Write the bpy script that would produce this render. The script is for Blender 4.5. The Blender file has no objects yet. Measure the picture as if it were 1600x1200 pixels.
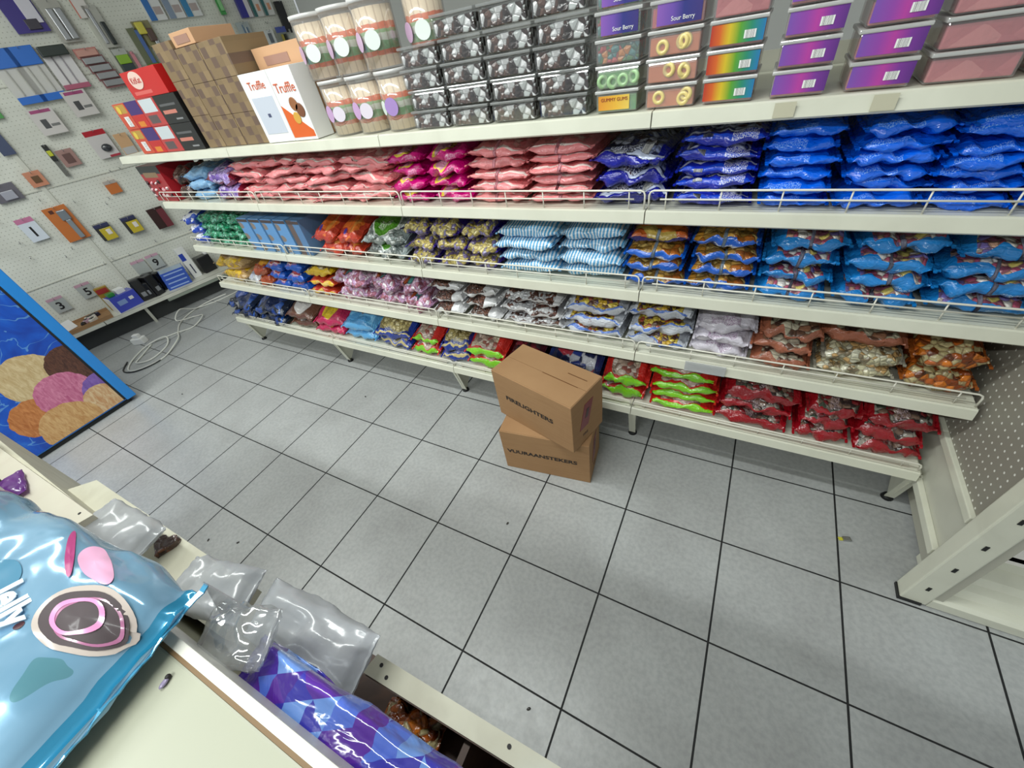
import bpy, bmesh, math, random
from mathutils import Vector, Matrix, noise
PI = math.pi
scn = bpy.context.scene
COL = scn.collection

# ------------------------------------------------------------------ camera
cam_d = bpy.data.cameras.new('camera'); cam = bpy.data.objects.new('camera', cam_d); COL.objects.link(cam)
Rm = Matrix(((0.88083341, -0.2052631, 0.42661407), (0.44921055, 0.64687635, -0.61624741), (-0.14947370, 0.73445085, 0.66199665)))
cam.matrix_world = Matrix.Translation((2.9726, -1.2129, 1.4965)) @ Rm.to_4x4()
cam_d.sensor_fit = 'HORIZONTAL'; cam_d.sensor_width = 36.0; cam_d.lens = 617.82 / 1600 * 36.0
cam_d.clip_start = 0.02; cam_d.clip_end = 60
scn.camera = cam
# ------------------------------------------------------------------ world, exposure, lights
w = bpy.data.worlds.new('world'); scn.world = w; w.use_nodes = True
w.node_tree.nodes['Background'].inputs[0].default_value = (0.86, 0.93, 0.95, 1)
w.node_tree.nodes['Background'].inputs[1].default_value = 0.5
scn.view_settings.view_transform = 'Standard'; scn.view_settings.look = 'None'
scn.view_settings.gamma = 1.0; scn.view_settings.use_curve_mapping = False
scn.view_settings.exposure = 0.1
def area(name, loc, sx, sy, power, col=(0.95, 1.0, 0.97), rot=(0, 0, 0)):
    l = bpy.data.lights.new(name, 'AREA'); l.shape = 'RECTANGLE'; l.size = sx; l.size_y = sy
    l.energy = power; l.color = col
    o = bpy.data.objects.new(name, l); COL.objects.link(o); o.location = loc; o.rotation_euler = rot
    return o
area('ceiling_tube_and_fill', (0.5, -0.9, 2.72), 1.5, 0.10, 17)
area('ceiling_tube_and_fill', (2.1, -0.9, 2.72), 1.4, 0.10, 25)
area('ceiling_tube_and_fill', (0.6, -2.4, 2.62), 1.5, 0.10, 30)  # added front fill row, unseen, brightens the shelf fronts
area('ceiling_tube_and_fill', (2.3, -2.4, 2.62), 1.5, 0.10, 34)  # other half of the added front fill row
area('ceiling_tube_and_fill', (-0.2, -1.0, 2.72), 0.10, 1.4, 11)

# ------------------------------------------------------------------ helpers
def hexc(h):
    h = h.lstrip('#'); r = []
    for i in (0, 2, 4):
        c = int(h[i:i + 2], 16) / 255
        r.append(c / 12.92 if c <= 0.04045 else ((c + 0.055) / 1.055) ** 2.4)
    return (*r, 1.0)
MATS = {}
class NT:
    def __init__(s, name):
        s.m = bpy.data.materials.new(name); s.m.use_nodes = True
        s.t = s.m.node_tree; s.n = s.t.nodes; s.b = s.n['Principled BSDF']; s.out = s.n['Material Output']
    def new(s, ty, **kw):
        n = s.n.new(ty)
        for k, v in kw.items(): setattr(n, k, v)
        return n
    def link(s, a, b): s.t.links.new(a, b)
    def val(s, sock, v):
        if hasattr(v, 'node') or hasattr(v, 'is_linked'): s.link(v, sock)
        else: sock.default_value = v
    def math(s, op, a, b=0.0, c=None, clamp=False):
        n = s.new('ShaderNodeMath', operation=op); n.use_clamp = clamp
        s.val(n.inputs[0], a); s.val(n.inputs[1], b)
        if c is not None: s.val(n.inputs[2], c)
        return n.outputs[0]
    def mix(s, f, a, b):
        n = s.new('ShaderNodeMix', data_type='RGBA'); s.val(n.inputs[0], f); s.val(n.inputs[6], a); s.val(n.inputs[7], b)
        return n.outputs[2]
    def coords(s, which='Object'):
        return s.new('ShaderNodeTexCoord').outputs[which]
    def sep(s, v):
        n = s.new('ShaderNodeSeparateXYZ'); s.link(v, n.inputs[0]); return n.outputs
    def mapping(s, v, scale=(1, 1, 1), loc=(0, 0, 0), rot=(0, 0, 0)):
        n = s.new('ShaderNodeMapping'); s.link(v, n.inputs[0]); n.inputs['Scale'].default_value = scale
        n.inputs['Location'].default_value = loc; n.inputs['Rotation'].default_value = rot
        return n.outputs[0]
    def noise(s, v, scale, detail=2, dist=0.0, rough=.5):
        n = s.new('ShaderNodeTexNoise'); s.link(v, n.inputs['Vector']); n.inputs['Scale'].default_value = scale
        n.inputs['Detail'].default_value = detail; n.inputs['Distortion'].default_value = dist; n.inputs['Roughness'].default_value = rough
        return n.outputs['Fac']
    def voro(s, v, scale, feature='F1'):
        n = s.new('ShaderNodeTexVoronoi', feature=feature); s.link(v, n.inputs['Vector']); n.inputs['Scale'].default_value = scale
        return n.outputs
    def ramp(s, f, stops, interp='LINEAR'):
        n = s.new('ShaderNodeValToRGB'); s.val(n.inputs[0], f); cr = n.color_ramp; cr.interpolation = interp
        while len(cr.elements) < len(stops): cr.elements.new(0.5)
        for e, (p, c) in zip(cr.elements, stops): e.position = p; e.color = c
        return n.outputs[0]
    def step(s, x, a, b):   # 1 between a and b
        return s.math('MULTIPLY', s.math('GREATER_THAN', x, a), s.math('LESS_THAN', x, b))
    def bump(s, h, strength=.3, dist=.01):
        n = s.new('ShaderNodeBump'); s.val(n.inputs['Height'], h); n.inputs['Strength'].default_value = strength; n.inputs['Distance'].default_value = dist
        s.link(n.outputs[0], s.b.inputs['Normal']); s.link(n.outputs[0], s.b.inputs['Coat Normal'])
    def set(s, rough=.5, metal=0.0, coat=0.0, spec=.5, trans=0.0, alpha=1.0):
        i = s.b.inputs; i['Roughness'].default_value = rough; i['Metallic'].default_value = metal
        i['Coat Weight'].default_value = coat; i['Coat Roughness'].default_value = .12
        i['Specular IOR Level'].default_value = spec; i['Transmission Weight'].default_value = trans; i['Alpha'].default_value = alpha
        return s
def plain(name, h, rough=.5, metal=0.0, coat=0.0, spec=.5, grime=0.0, gs=6.0, gcol='#6a6558'):
    if name in MATS: return MATS[name]
    n = NT(name); n.set(rough, metal, coat, spec)
    if grime:
        f = n.noise(n.coords(), gs, 5, .6)
        f = n.ramp(f, [(0.42, (0, 0, 0, 1)), (0.75, (1, 1, 1, 1))])
        n.link(n.mix(n.math('MULTIPLY', f, grime), hexc(h), hexc(gcol)), n.b.inputs['Base Color'])
    else: n.b.inputs['Base Color'].default_value = hexc(h)
    MATS[name] = n.m; return n.m
def clear(name, tint='#ffffff', gloss=.13, rough=.06, milk=0.0, mcol='#dfe2e6'):
    if name in MATS: return MATS[name]
    n = NT(name); n.n.remove(n.b)
    tr = n.new('ShaderNodeBsdfTransparent'); tr.inputs[0].default_value = hexc(tint)
    gl = n.new('ShaderNodeBsdfGlossy'); gl.inputs['Roughness'].default_value = rough
    lw = n.new('ShaderNodeLayerWeight'); lw.inputs[0].default_value = .35
    f = n.math('ADD', n.math('MULTIPLY', lw.outputs['Facing'], .45), gloss, clamp=True)
    ms = n.new('ShaderNodeMixShader'); n.link(f, ms.inputs[0]); n.link(tr.outputs[0], ms.inputs[1]); n.link(gl.outputs[0], ms.inputs[2])
    last = ms.outputs[0]
    if milk:
        df = n.new('ShaderNodeBsdfDiffuse'); df.inputs[0].default_value = hexc(mcol)
        m2 = n.new('ShaderNodeMixShader'); m2.inputs[0].default_value = milk; n.link(last, m2.inputs[1]); n.link(df.outputs[0], m2.inputs[2]); last = m2.outputs[0]
        bm_ = n.new('ShaderNodeBump'); bm_.inputs['Strength'].default_value = .25; bm_.inputs['Distance'].default_value = .01
        n.link(n.noise(n.coords(), 7, 2, .8), bm_.inputs['Height']); n.link(bm_.outputs[0], gl.inputs['Normal']); n.link(bm_.outputs[0], df.inputs['Normal'])
    n.link(last, n.out.inputs[0]); MATS[name] = n.m; return n.m

def tag(o, label=None, cat=None, group=None, kind=None):
    if label: o['label'] = label
    if cat: o['category'] = cat
    if group: o['group'] = group
    if kind: o['kind'] = kind
    return o
def empty(name, loc=(0, 0, 0), rotz=0.0, label=None, cat=None, group=None):
    o = bpy.data.objects.new(name, None); COL.objects.link(o); o.location = loc; o.rotation_euler = (0, 0, rotz)
    o.empty_display_size = .05
    return tag(o, label, cat, group)
def link(name, me, parent=None, loc=None, rot=None):
    o = bpy.data.objects.new(name, me); COL.objects.link(o)
    if parent is not None: o.parent = parent
    if loc is not None: o.location = loc
    if rot is not None: o.rotation_euler = rot
    return o
def tomesh(name, bm, mats, smooth=False):
    me = bpy.data.meshes.new(name); bmesh.ops.recalc_face_normals(bm, faces=bm.faces[:]); bm.to_mesh(me); bm.free()
    for m in (mats if isinstance(mats, (list, tuple)) else [mats]): me.materials.append(m)
    if smooth:
        for p in me.polygons: p.use_smooth = True
    return me
def obj(name, bm, mats, parent=None, smooth=False, loc=None, rot=None):
    return link(name, tomesh(name, bm, mats, smooth), parent, loc, rot)
def NB(): return bmesh.new()
def box(bm, x0, x1, y0, y1, z0, z1, bev=0.0, mi=0, M=None):
    vs = [bm.verts.new((x, y, z)) for x in (x0, x1) for y in (y0, y1) for z in (z0, z1)]
    q = [(0, 1, 3, 2), (4, 6, 7, 5), (0, 4, 5, 1), (2, 3, 7, 6), (0, 2, 6, 4), (1, 5, 7, 3)]
    fs = [bm.faces.new([vs[i] for i in f]) for f in q]
    for f in fs: f.material_index = mi
    if bev:
        es = list({e for f in fs for e in f.edges})
        r = bmesh.ops.bevel(bm, geom=es, offset=bev, segments=2, affect='EDGES', profile=.6)
        vs = list({v for f in r['faces'] for v in f.verts} | {v for v in vs if v.is_valid})
        for f in r['faces']: f.material_index = mi
    if M is not None: bmesh.ops.transform(bm, matrix=M, verts=[v for v in vs if v.is_valid])
def cyl(bm, p0, p1, r0, r1=None, seg=12, caps=True, mi=0):
    r1 = r0 if r1 is None else r1
    p0, p1 = Vector(p0), Vector(p1); ax = (p1 - p0).normalized()
    a = ax.orthogonal().normalized(); b = ax.cross(a)
    ra = [bm.verts.new(p0 + (a * math.cos(t) + b * math.sin(t)) * r0) for t in [2 * PI * i / seg for i in range(seg)]]
    rb = [bm.verts.new(p1 + (a * math.cos(t) + b * math.sin(t)) * r1) for t in [2 * PI * i / seg for i in range(seg)]]
    for i in range(seg): f = bm.faces.new((ra[i], ra[(i + 1) % seg], rb[(i + 1) % seg], rb[i])); f.material_index = mi; f.smooth = True
    if caps: bm.faces.new(ra[::-1]).material_index = mi; bm.faces.new(rb).material_index = mi
def tube(bm, pts, r, seg=8, mi=0):
    pts = [Vector(p) for p in pts]; rings = []
    up = None
    for i, p in enumerate(pts):
        d = (pts[min(i + 1, len(pts) - 1)] - pts[max(i - 1, 0)]).normalized()
        if up is None: up = d.orthogonal().normalized()
        up = (up - d * up.dot(d)).normalized(); s = d.cross(up)
        rings.append([bm.verts.new(p + (up * math.cos(t) + s * math.sin(t)) * r) for t in [2 * PI * k / seg for k in range(seg)]])
    for a, b in zip(rings, rings[1:]):
        for k in range(seg):
            f = bm.faces.new((a[k], a[(k + 1) % seg], b[(k + 1) % seg], b[k])); f.smooth = True; f.material_index = mi
    bm.faces.new(rings[0][::-1]); bm.faces.new(rings[-1])
def prism(bm, poly, axis, a, b, mi=0):   # polygon in the two other axes, extruded along axis
    def P(u, v, t):
        return {'x': (t, u, v), 'y': (u, t, v), 'z': (u, v, t)}[axis]
    A = [bm.verts.new(P(u, v, a)) for u, v in poly]; B = [bm.verts.new(P(u, v, b)) for u, v in poly]
    n = len(poly)
    for i in range(n): bm.faces.new((A[i], A[(i + 1) % n], B[(i + 1) % n], B[i])).material_index = mi
    bm.faces.new(A[::-1]).material_index = mi; bm.faces.new(B).material_index = mi
def smooth_path(pts, n=6):
    out = []; P = [Vector(p) for p in pts]; P = [P[0]] + P + [P[-1]]
    for i in range(1, len(P) - 2):
        for k in range(n):
            t = k / n; a, b, c, d = P[i - 1:i + 3]
            out.append(.5 * ((2 * b) + (-a + c) * t + (2 * a - 5 * b + 4 * c - d) * t * t + (-a + 3 * b - 3 * c + d) * t ** 3))
    out.append(P[-2]); return out
def text(name, s, size, mat, parent, loc, rot, ext=.0006, align='CENTER', sx=1.0, bold=0.0):
    cu = bpy.data.curves.new(name, 'FONT'); cu.body = s; cu.size = size; cu.extrude = ext; cu.align_x = align; cu.align_y = 'CENTER'
    cu.offset = bold; cu.resolution_u = 3
    t = bpy.data.objects.new('tmp', cu); me = bpy.data.meshes.new_from_object(t); bpy.data.objects.remove(t); bpy.data.curves.remove(cu)
    me.name = name; me.materials.clear(); me.materials.append(mat)
    o = link(name, me, parent, loc, rot); o.scale = (sx, 1, 1); return o

# ------------------------------------------------------------------ base materials
def floor_mat():
    n = NT('floor_tile'); c = n.coords(); X, Y, Z = n.sep(c)
    S = .35
    def line(a, w):
        f = n.math('ABSOLUTE', n.math('SUBTRACT', n.math('FRACT', n.math('ADD', n.math('DIVIDE', a, S), 100.5)), .5))
        return n.math('LESS_THAN', f, w)
    g = n.math('MAXIMUM', line(X, .0085), line(Y, .0075))
    base = n.ramp(n.noise(c, 3.2, 6, .4, .6), [(0.3, hexc('#a3a4a3')), (0.7, hexc('#b3b5b4'))])
    sp = n.ramp(n.noise(c, 70, 3, 0), [(0.35, (.86, .86, .87, 1)), (0.62, (1, 1, 1, 1))])
    m1 = n.new('ShaderNodeMix', data_type='RGBA', blend_type='MULTIPLY'); m1.inputs[0].default_value = 1; n.link(base, m1.inputs[6]); n.link(sp, m1.inputs[7])
    st = n.ramp(n.noise(c, 9, 4, 1.5), [(0.68, (0, 0, 0, 1)), (0.8, (1, 1, 1, 1))])
    col = n.mix(n.math('MULTIPLY', st, .35), m1.outputs[2], hexc('#8d8d8a'))
    n.link(n.mix(g, col, hexc('#1b1b1c')), n.b.inputs['Base Color'])
    n.set(.33, spec=.45)
    n.link(n.math('ADD', n.math('MULTIPLY', g, .4), n.math('ADD', n.math('MULTIPLY', n.noise(c, 25, 3), .16), .24)), n.b.inputs['Roughness'])
    n.bump(n.math('ADD', n.math('MULTIPLY', g, -1.0), n.math('MULTIPLY', n.noise(c, 160, 2), .12)), .35, .002)
    return n.m
def peg_mat(name, board, hole, pitch=.025, r=.1, axes=(1, 2), grime=.25):
    n = NT(name); c = n.coords(); s = n.sep(c)
    fs = []
    for a in axes:
        f = n.math('SUBTRACT', n.math('FRACT', n.math('ADD', n.math('DIVIDE', s[a], pitch), 100.0)), .5)
        fs.append(n.math('MULTIPLY', f, f))
    d = n.math('LESS_THAN', n.math('ADD', fs[0], fs[1]), r * r)
    gr = n.ramp(n.noise(c, 3, 5, .5), [(0.4, (0, 0, 0, 1)), (0.8, (1, 1, 1, 1))])
    b = n.mix(n.math('MULTIPLY', gr, grime), hexc(board), hexc('#8d8a7c'))
    n.link(n.mix(d, b, hexc(hole)), n.b.inputs['Base Color']); n.set(.5); n.bump(n.math('MULTIPLY', d, -1), .4, .002)
    return n.m
M_floor = floor_mat()
M_cream = plain('cream_enamel', '#dcdccb', .32, coat=.25, grime=.22, gs=7, gcol='#a5a391')
M_cream2 = plain('cream_metal_panel', '#c9c9bb', .4, grime=.3, gs=4, gcol='#8f8c7e')
M_wire = plain('white_coated_wire', '#e6e3d6', .3, coat=.3)
M_dark = plain('dark_void', '#1b1d1c', .7)
M_rub = plain('black_rubber', '#18191a', .55)
M_white = plain('white_plastic', '#e9e9e6', .35)
M_paper = plain('white_paper', '#f0f0ee', .55)
M_black = plain('black_plastic', '#131316', .3, coat=.3)
M_ink = plain('black_ink', '#1c1718', .6)
M_redink = plain('red_ink', '#8f1f24', .5)
M_steel = plain('steel', '#b8b9ba', .25, metal=.9)
M_wallpeg = peg_mat('pegboard_cream', '#e6e7dc', '#b9b9ac', .025, .13, (0, 2), .35)
M_rightpeg = peg_mat('pegboard_perforated', '#8f8b80', '#e9e8e0', .025, .13, (1, 2), .5)
M_ceil = plain('ceiling_white', '#e4e4e0', .8)
def cardboard(name, h, flutes=True):
    n = NT(name); c = n.coords(); n.set(.75, spec=.25)
    f = n.noise(n.mapping(c, (2, 2, 30)), 4, 4)
    g = n.noise(c, 5, 4)
    n.link(n.mix(n.math('ADD', n.math('MULTIPLY', f, .3), n.math('MULTIPLY', g, .35)), hexc(h), hexc('#7d5636')), n.b.inputs['Base Color'])
    n.bump(f, .12, .002); return n.m
M_card = cardboard('corrugated_cardboard', '#b08c66')
def barcode_mat():
    n = NT('barcode_print'); X, Y, Z = n.sep(n.coords('Generated'))
    v = n.new('ShaderNodeTexNoise', noise_dimensions='1D'); n.link(n.math('MULTIPLY', X, 26), v.inputs['W']); v.inputs['Scale'].default_value = 1
    k = n.math('MULTIPLY', n.math('GREATER_THAN', v.outputs['Fac'], .53), n.step(X, .1, .9))
    n.link(n.mix(k, hexc('#f2f2f0'), hexc('#26262a')), n.b.inputs['Base Color']); return n.m
M_bar = barcode_mat()

# ------------------------------------------------------------------ room shell
def struct(o): o['kind'] = 'structure'; return o
WP0 = Vector((-1.66031, .58566, 0)); WD = Vector((.2522, .9677, 0)).normalized(); WN = Vector((.9677, -.2522, 0)).normalized()
WROT = math.atan2(WD.y, WD.x)          # local +x runs along the wall, local -y points into the room
b = NB(); box(b, -3.2, 5.6, -3.6, 3.6, -.06, 0); struct(obj('floor', b, M_floor))
b = NB(); box(b, -3.2, 5.6, -3.6, 3.6, 2.9, 2.96); struct(obj('ceiling', b, M_ceil))
b = NB(); box(b, -3.3, 1.97, 0.004, .06, 0, 2.9); 
wall = struct(obj('wall_left', b, M_wallpeg, loc=WP0, rot=(0, 0, WROT)))
b = NB()                                # seams and slotted uprights between the pegboard panels
for z in (.52, 1.12, 1.72, 2.3): box(b, -3.3, 1.97, -.003, .003, z - .003, z + .003)
obj('panel_seam', b, plain('seam_grey', '#cfcfc3', .6), wall)
b = NB()
for k in range(6): box(b, -2.45 + k * .93 - .014, -2.45 + k * .93 + .014, -.008, .003, 0, 2.9)
obj('slotted_upright', b, plain('upright_cream', '#d6d6ca', .5), wall)
b = NB(); box(b, -1.1, 5.6, 2.45, 2.51, 0, 2.9); struct(obj('wall_back', b, plain('far_wall_pale', '#d5d6d2', .8)))

# ------------------------------------------------------------------ gondola shelving (four bays)
BX = [-.03, .885, 1.803, 2.723, 3.652]
SZ = {5: .24, 4: .536, 3: .791, 2: 1.052, 1: 1.292}
BACK = .42
def shelf_bm(x0, x1, z, lip):
    b = NB(); g = .0015; x0 += g; x1 -= g
    box(b, x0, x1, -.012, BACK - .01, z - .004, z)
    prism(b, [(-.016, z + .001), (-.022, z - .002), (-.022 - .006, z - lip + .004), (-.024, z - lip), (-.004, z - lip), (-.004, z - lip + .003), (-.016, z - lip + .003)], 'x', x0, x1)
    box(b, x0, x1, BACK - .03, BACK - .012, z - .03, z - .004)
    return b
def fence_bm(x0, x1, z, h=.052, y=-.008):
    b = NB(); x0 += .006; x1 -= .006; r = .0024
    c = .012; P = [(x0 + .0, y, z + .001)]
    pts = [(x0, y, z + .001), (x0, y, z + h - c), (x0 + c * .3, y, z + h - c * .3), (x0 + c, y, z + h), (x1 - c, y, z + h), (x1 - c * .3, y, z + h - c * .3), (x1, y, z + h - c), (x1, y, z + .001)]
    tube(b, pts, r * 1.15)
    cyl(b, (x0 + .03, y, z + h * .55), (x1 - .03, y, z + h * .55), r, seg=8)
    n = 7
    for i in range(n):
        x = x0 + .045 + (x1 - x0 - .09) * i / (n - 1)
        cyl(b, (x, y + .002, z), (x, y + .002, z + h), r * .85, seg=6)
    return b
bays = []
pos = ['leftmost bay, beside the pegboard wall', 'second bay from the left', 'third bay, behind the two cardboard boxes', 'rightmost bay, beside the perforated end panel']
for i in range(4):
    x0, x1 = BX[i], BX[i + 1]
    B = empty('shelving_bay', (x0, 0, 0), 0, 'cream metal gondola shelving, ' + pos[i], 'shelving', None)
    bays.append(B)
    for k in (5, 4, 3, 2, 1):
        bl = x0 if not (k == 5 and i == 0) else x0 - .12
        if k == 1 and i == 0: bl = x0 - .13
        s = obj('shelf_board', shelf_bm(bl, x1, SZ[k], .036), M_cream, B, loc=(-x0, 0, 0))
        if k in (4, 3, 2, 5):
            h = {5: .03, 4: .045, 3: .05, 2: .052}[k]
            obj('wire_guard', fence_bm(bl, x1, SZ[k], h), M_wire, s, smooth=False)
    b = NB(); box(b, x0 + .002, x1 - .002, BACK, BACK + .012, .09, 1.34)
    obj('back_panel', b, M_cream2, B, loc=(-x0, 0, 0))
    for e, lx in ([(0, x0), (1, x1)] if i == 3 else [(0, x0)]):
        lx = {0: -.125, 1: .83, 2: 1.772}.get(i, lx) if e == 0 else lx + .01
        b = NB(); t = .016
        prism(b, [(.0, SZ[5] - .036), (.0, SZ[5] - .055), (.042, .018), (.066, .012), (.21, .15), (BACK, .16), (BACK, SZ[5] - .02), (.0, SZ[5] - .02)], 'x', lx - t * .12, lx + t * .12)
        box(b, lx - t, lx + t, -.003, .0, SZ[5] - .06, SZ[5] - .035)
        # folded front flange running down to the foot
        v = [b.verts.new(p) for p in ((lx - t, .0, SZ[5] - .03), (lx + t, .0, SZ[5] - .03), (lx + t * .9, .042, .016), (lx - t * .9, .042, .016), (lx - t, .003, SZ[5] - .03), (lx + t, .003, SZ[5] - .03), (lx + t * .9, .046, .016), (lx - t * .9, .046, .016))]
        for f in ((0, 1, 2, 3), (7, 6, 5, 4), (0, 4, 5, 1), (1, 5, 6, 2), (2, 6, 7, 3), (3, 7, 4, 0)): b.faces.new([v[q] for q in f])
        L = obj('base_leg', b, M_cream, B, loc=(-x0, 0, 0))
        b = NB(); cyl(b, (lx, .054, 0), (lx, .054, .013), .02, .015, 14); obj('foot', b, M_rub, L)
        b = NB(); box(b, lx - .015, lx + .015, BACK + .012, BACK + .05, 0, 1.36, .002); obj('rear_upright', b, M_cream, B, loc=(-x0, 0, 0))

# stains and tape on shelf lips (paper price-tape remnants)
for tx in (3.155, 2.985):
  b = NB(); box(b, tx, tx + .04, -.0305, -.0295, 1.262, 1.290)
  obj('tape_remnant', b, plain('old_tape', '#c9c5ad', .3, coat=.5), bays[3], loc=(-BX[3], 0, 0))
b = NB(); box(b, 2.90, 3.03, -.0325, -.0285, .505, .545); obj('price_sleeve', b, clear('clear_sleeve', '#ffffff', .2, .1, .35), bays[3], loc=(-BX[3], 0, 0))

# ------------------------------------------------------------------ end gondola on the right
G = empty('gondola_end', (3.70, -.31, 0), 0, 'cream gondola end with perforated back panel and slotted upright at the right', 'shelving')
off = (-3.70, .31, 0)
b = NB(); box(b, 3.668, 3.676, -.27, .62, .38, 2.0); obj('perforated_panel', b, M_rightpeg, G, loc=off)
b = NB(); box(b, 3.672, 3.68, -.27, .62, .19, .36); obj('lower_panel', b, M_cream2, G, loc=off)
b = NB(); box(b, 3.655, 3.672, -.27, .62, .355, .382, .003); box(b, 3.655, 3.672, -.27, .62, .175, .205, .003); obj('panel_rail', b, M_cream, G, loc=off)
b = NB(); box(b, 3.648, 3.712, -.336, -.285, .006, 2.1, .004); U = obj('slotted_upright', b, M_cream, G, loc=off)
for k in range(14):
    z = .09 + .13 * k
    b = NB(); box(b, 3.676, 3.684, -.3375, -.3345, z, z + .02); obj('slot', b, M_dark, U)
b = NB(); box(b, 3.644, 3.70, -.340, -.29, 0, .012); obj('foot_plate', b, M_rub, U)
b = NB(); box(b, 3.712, 3.735, -.33, .6, .03, 2.1); obj('side_channel', b, plain('dull_cream_channel', '#b5b3a5', .4), G, loc=off)  # darker, greyer cream than the upright beside it
b = NB(); box(b, 3.735, 4.75, -.19, .6, .13, .14); obj('base_deck', b, plain('white_deck', '#f4f0ea', .35), G, loc=off)
b = NB()
prism(b, [(-.335, .004), (-.335, .04), (-.325, .052), (-.30, .052), (-.285, .075), (-.26, .08), (-.245, .1), (-.20, .105), (-.185, .14), (-.17, .14), (-.17, .004)], 'x', 3.713, 4.75)
obj('stepped_plinth', b, M_cream, G, loc=off)

# ------------------------------------------------------------------ base unit of the pegboard wall
def LW(name, bm, m, parent): return obj(name, bm, m, parent)
Bu = empty('wall_base_shelf', WP0, WROT, 'long low white base shelf below the pegboard wall', 'shelving')
b = NB(); box(b, -3.2, -.905, -.30, -.01, .172, .185); box(b, -3.2, -.905, -.302, -.29, .155, .185, .002); obj('deck_board', b, plain('deck_white', '#dddccf', .4, grime=.3), Bu)
b = NB(); box(b, -.9, .25, -.30, -.01, .172, .185); box(b, -.9, .25, -.302, -.29, .155, .185, .002); obj('deck_board', b, plain('deck_white', '#dddccf', .4, grime=.3), Bu)
b = NB(); box(b, -.43, .25, -.303, -.296, .128, .153, .002); obj('front_rail', b, plain('rail_greygreen', '#8f978a', .45), Bu)
for s in (-2.4, -1.6, -.62, .2):
    b = NB(); prism(b, [(-.29, .155), (-.26, .0), (-.235, .0), (-.205, .155)], 'x', s, s + .022); obj('base_leg', b, M_cream2, Bu)
b = NB(); box(b, -3.2, .25, -.20, -.185, .0, .155); obj('under_shelf_shade', b, plain('shade_dark', '#3a3c3b', .7), Bu)  # dark sheet standing in for the shade beneath the base shelf

# ------------------------------------------------------------------ sweet bags
def pouch_pt(u, y, w, d, t, sd, amp):
    """u in -1..1 along the bag, y in 0..1 round the bag (0 back, .25 bottom, .5 front edge, .75 top)"""
    ph = y * 2 * PI
    cs, sn = math.cos(ph), -math.sin(ph)
    e = 2 / 2.7
    V = math.copysign(abs(cs) ** e, cs); H = math.copysign(abs(sn) ** e, sn)
    au = abs(u)
    f = max(0.0, 1 - max(0, (au - .35) / .60) ** 3.2) if au < .95 else 0.0
    f = .10 + .90 * f ** .6
    dep = 1 - .07 * (1 - max(0, min(1, (au - .5) / .5))) * 0 + .03 * au ** 6
    pinch = 1 - .10 * (1 - f) + (.06 if au > .93 else 0)
    x = u * w / 2; yy = V * d / 2 * pinch; z = H * t / 2 * f
    n = noise.noise(Vector((u * 2.3 + sd, V * 2.1, H * .9 + sd * 1.7)))
    n2 = noise.noise(Vector((u * 7.5 + sd * 2, V * 5, H * 3 + 5)))
    n3 = noise.noise(Vector((u * 3 + sd * 3, V * 11, 2.2 * H)))          # creases gathered from the end seals
    k = amp * t
    z += (n * .30 + n2 * .07) * k * (1 if H > 0 else .6) * (f ** .5) + n3 * .16 * k * au ** 2
    yy += (n2 * .07 + n * .22) * k * f
    x += n * .12 * k
    return Vector((x, yy, z))
def pouch_mesh(name, w, d, t, mat, sd, amp=1.0, nu=20, ny=30):
    b = NB(); uvl = b.loops.layers.uv.new('UVMap'); R = []
    us = [-1, -.975, -.95] + [-.95 + 1.90 * (i + 1) / (nu + 1) for i in range(nu)] + [.95, .975, 1]
    for u in us: R.append([b.verts.new(pouch_pt(u, j / ny, w, d, t, sd, amp)) for j in range(ny)])
    for i in range(len(us) - 1):
        for j in range(ny):
            f = b.faces.new((R[i][j], R[i + 1][j], R[i + 1][(j + 1) % ny], R[i][(j + 1) % ny])); f.smooth = True
            for l, (a, c) in zip(f.loops, ((us[i], j), (us[i + 1], j), (us[i + 1], j + 1), (us[i], j + 1))):
                l[uvl].uv = ((a + 1) / 2, c / ny)
    b.faces.new(R[0][::-1]); b.faces.new(R[-1])
    me = bpy.data.meshes.new(name); b.to_mesh(me); b.free(); me.materials.append(mat); return me
def seam_mesh(w, d, t, mat, sd, amp, u0, u1, y0, y1, lift=.0012):
    b = NB(); n = 14; A = []
    for k in range(n + 1):
        y = y0 + (y1 - y0) * k / n; row = []
        for u in (u0, (u0 + u1) / 2, u1):
            p = pouch_pt(u, y, w, d, t, sd, amp); ph = y * 2 * PI
            row.append(b.verts.new(p + Vector((0, math.cos(ph), -math.sin(ph))) * lift))
        A.append(row)
    for r, s in zip(A, A[1:]):
        for q in (0, 1): f = b.faces.new((r[q], r[q + 1], s[q + 1], s[q])); f.smooth = True
    r = bmesh.ops.solidify(b, geom=b.faces[:], thickness=.0006)
    me = bpy.data.meshes.new('seam'); b.to_mesh(me); b.free(); me.materials.append(mat); return me
def crimp_mesh(w, d, mat, sgn, t, sd, amp):
    b = NB(); n = 18; T = []; B_ = []
    base = w / 2 * .985
    for k in range(n * 2 + 1):
        y = -d / 2 * 1.04 + d * 1.04 * k / (2 * n); z = math.sin(k * 1.57) * .0012 + .004 * noise.noise(Vector((y * 20, sd, 0)))
        x1 = base + .007 + (.0012 if k % 2 else 0)
        T.append((b.verts.new((sgn * base, y, z + .001)), b.verts.new((sgn * x1, y, z + .001))))
        B_.append((b.verts.new((sgn * base, y, z - .001)), b.verts.new((sgn * x1, y, z - .001))))
    for k in range(n * 2):
        b.faces.new((T[k][0], T[k + 1][0], T[k + 1][1], T[k][1])); b.faces.new((B_[k][0], B_[k][1], B_[k + 1][1], B_[k + 1][0]))
        b.faces.new((T[k][1], T[k + 1][1], B_[k + 1][1], B_[k][1]))
    me = bpy.data.meshes.new('crimp'); b.to_mesh(me); b.free(); me.materials.append(mat); return me

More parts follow.
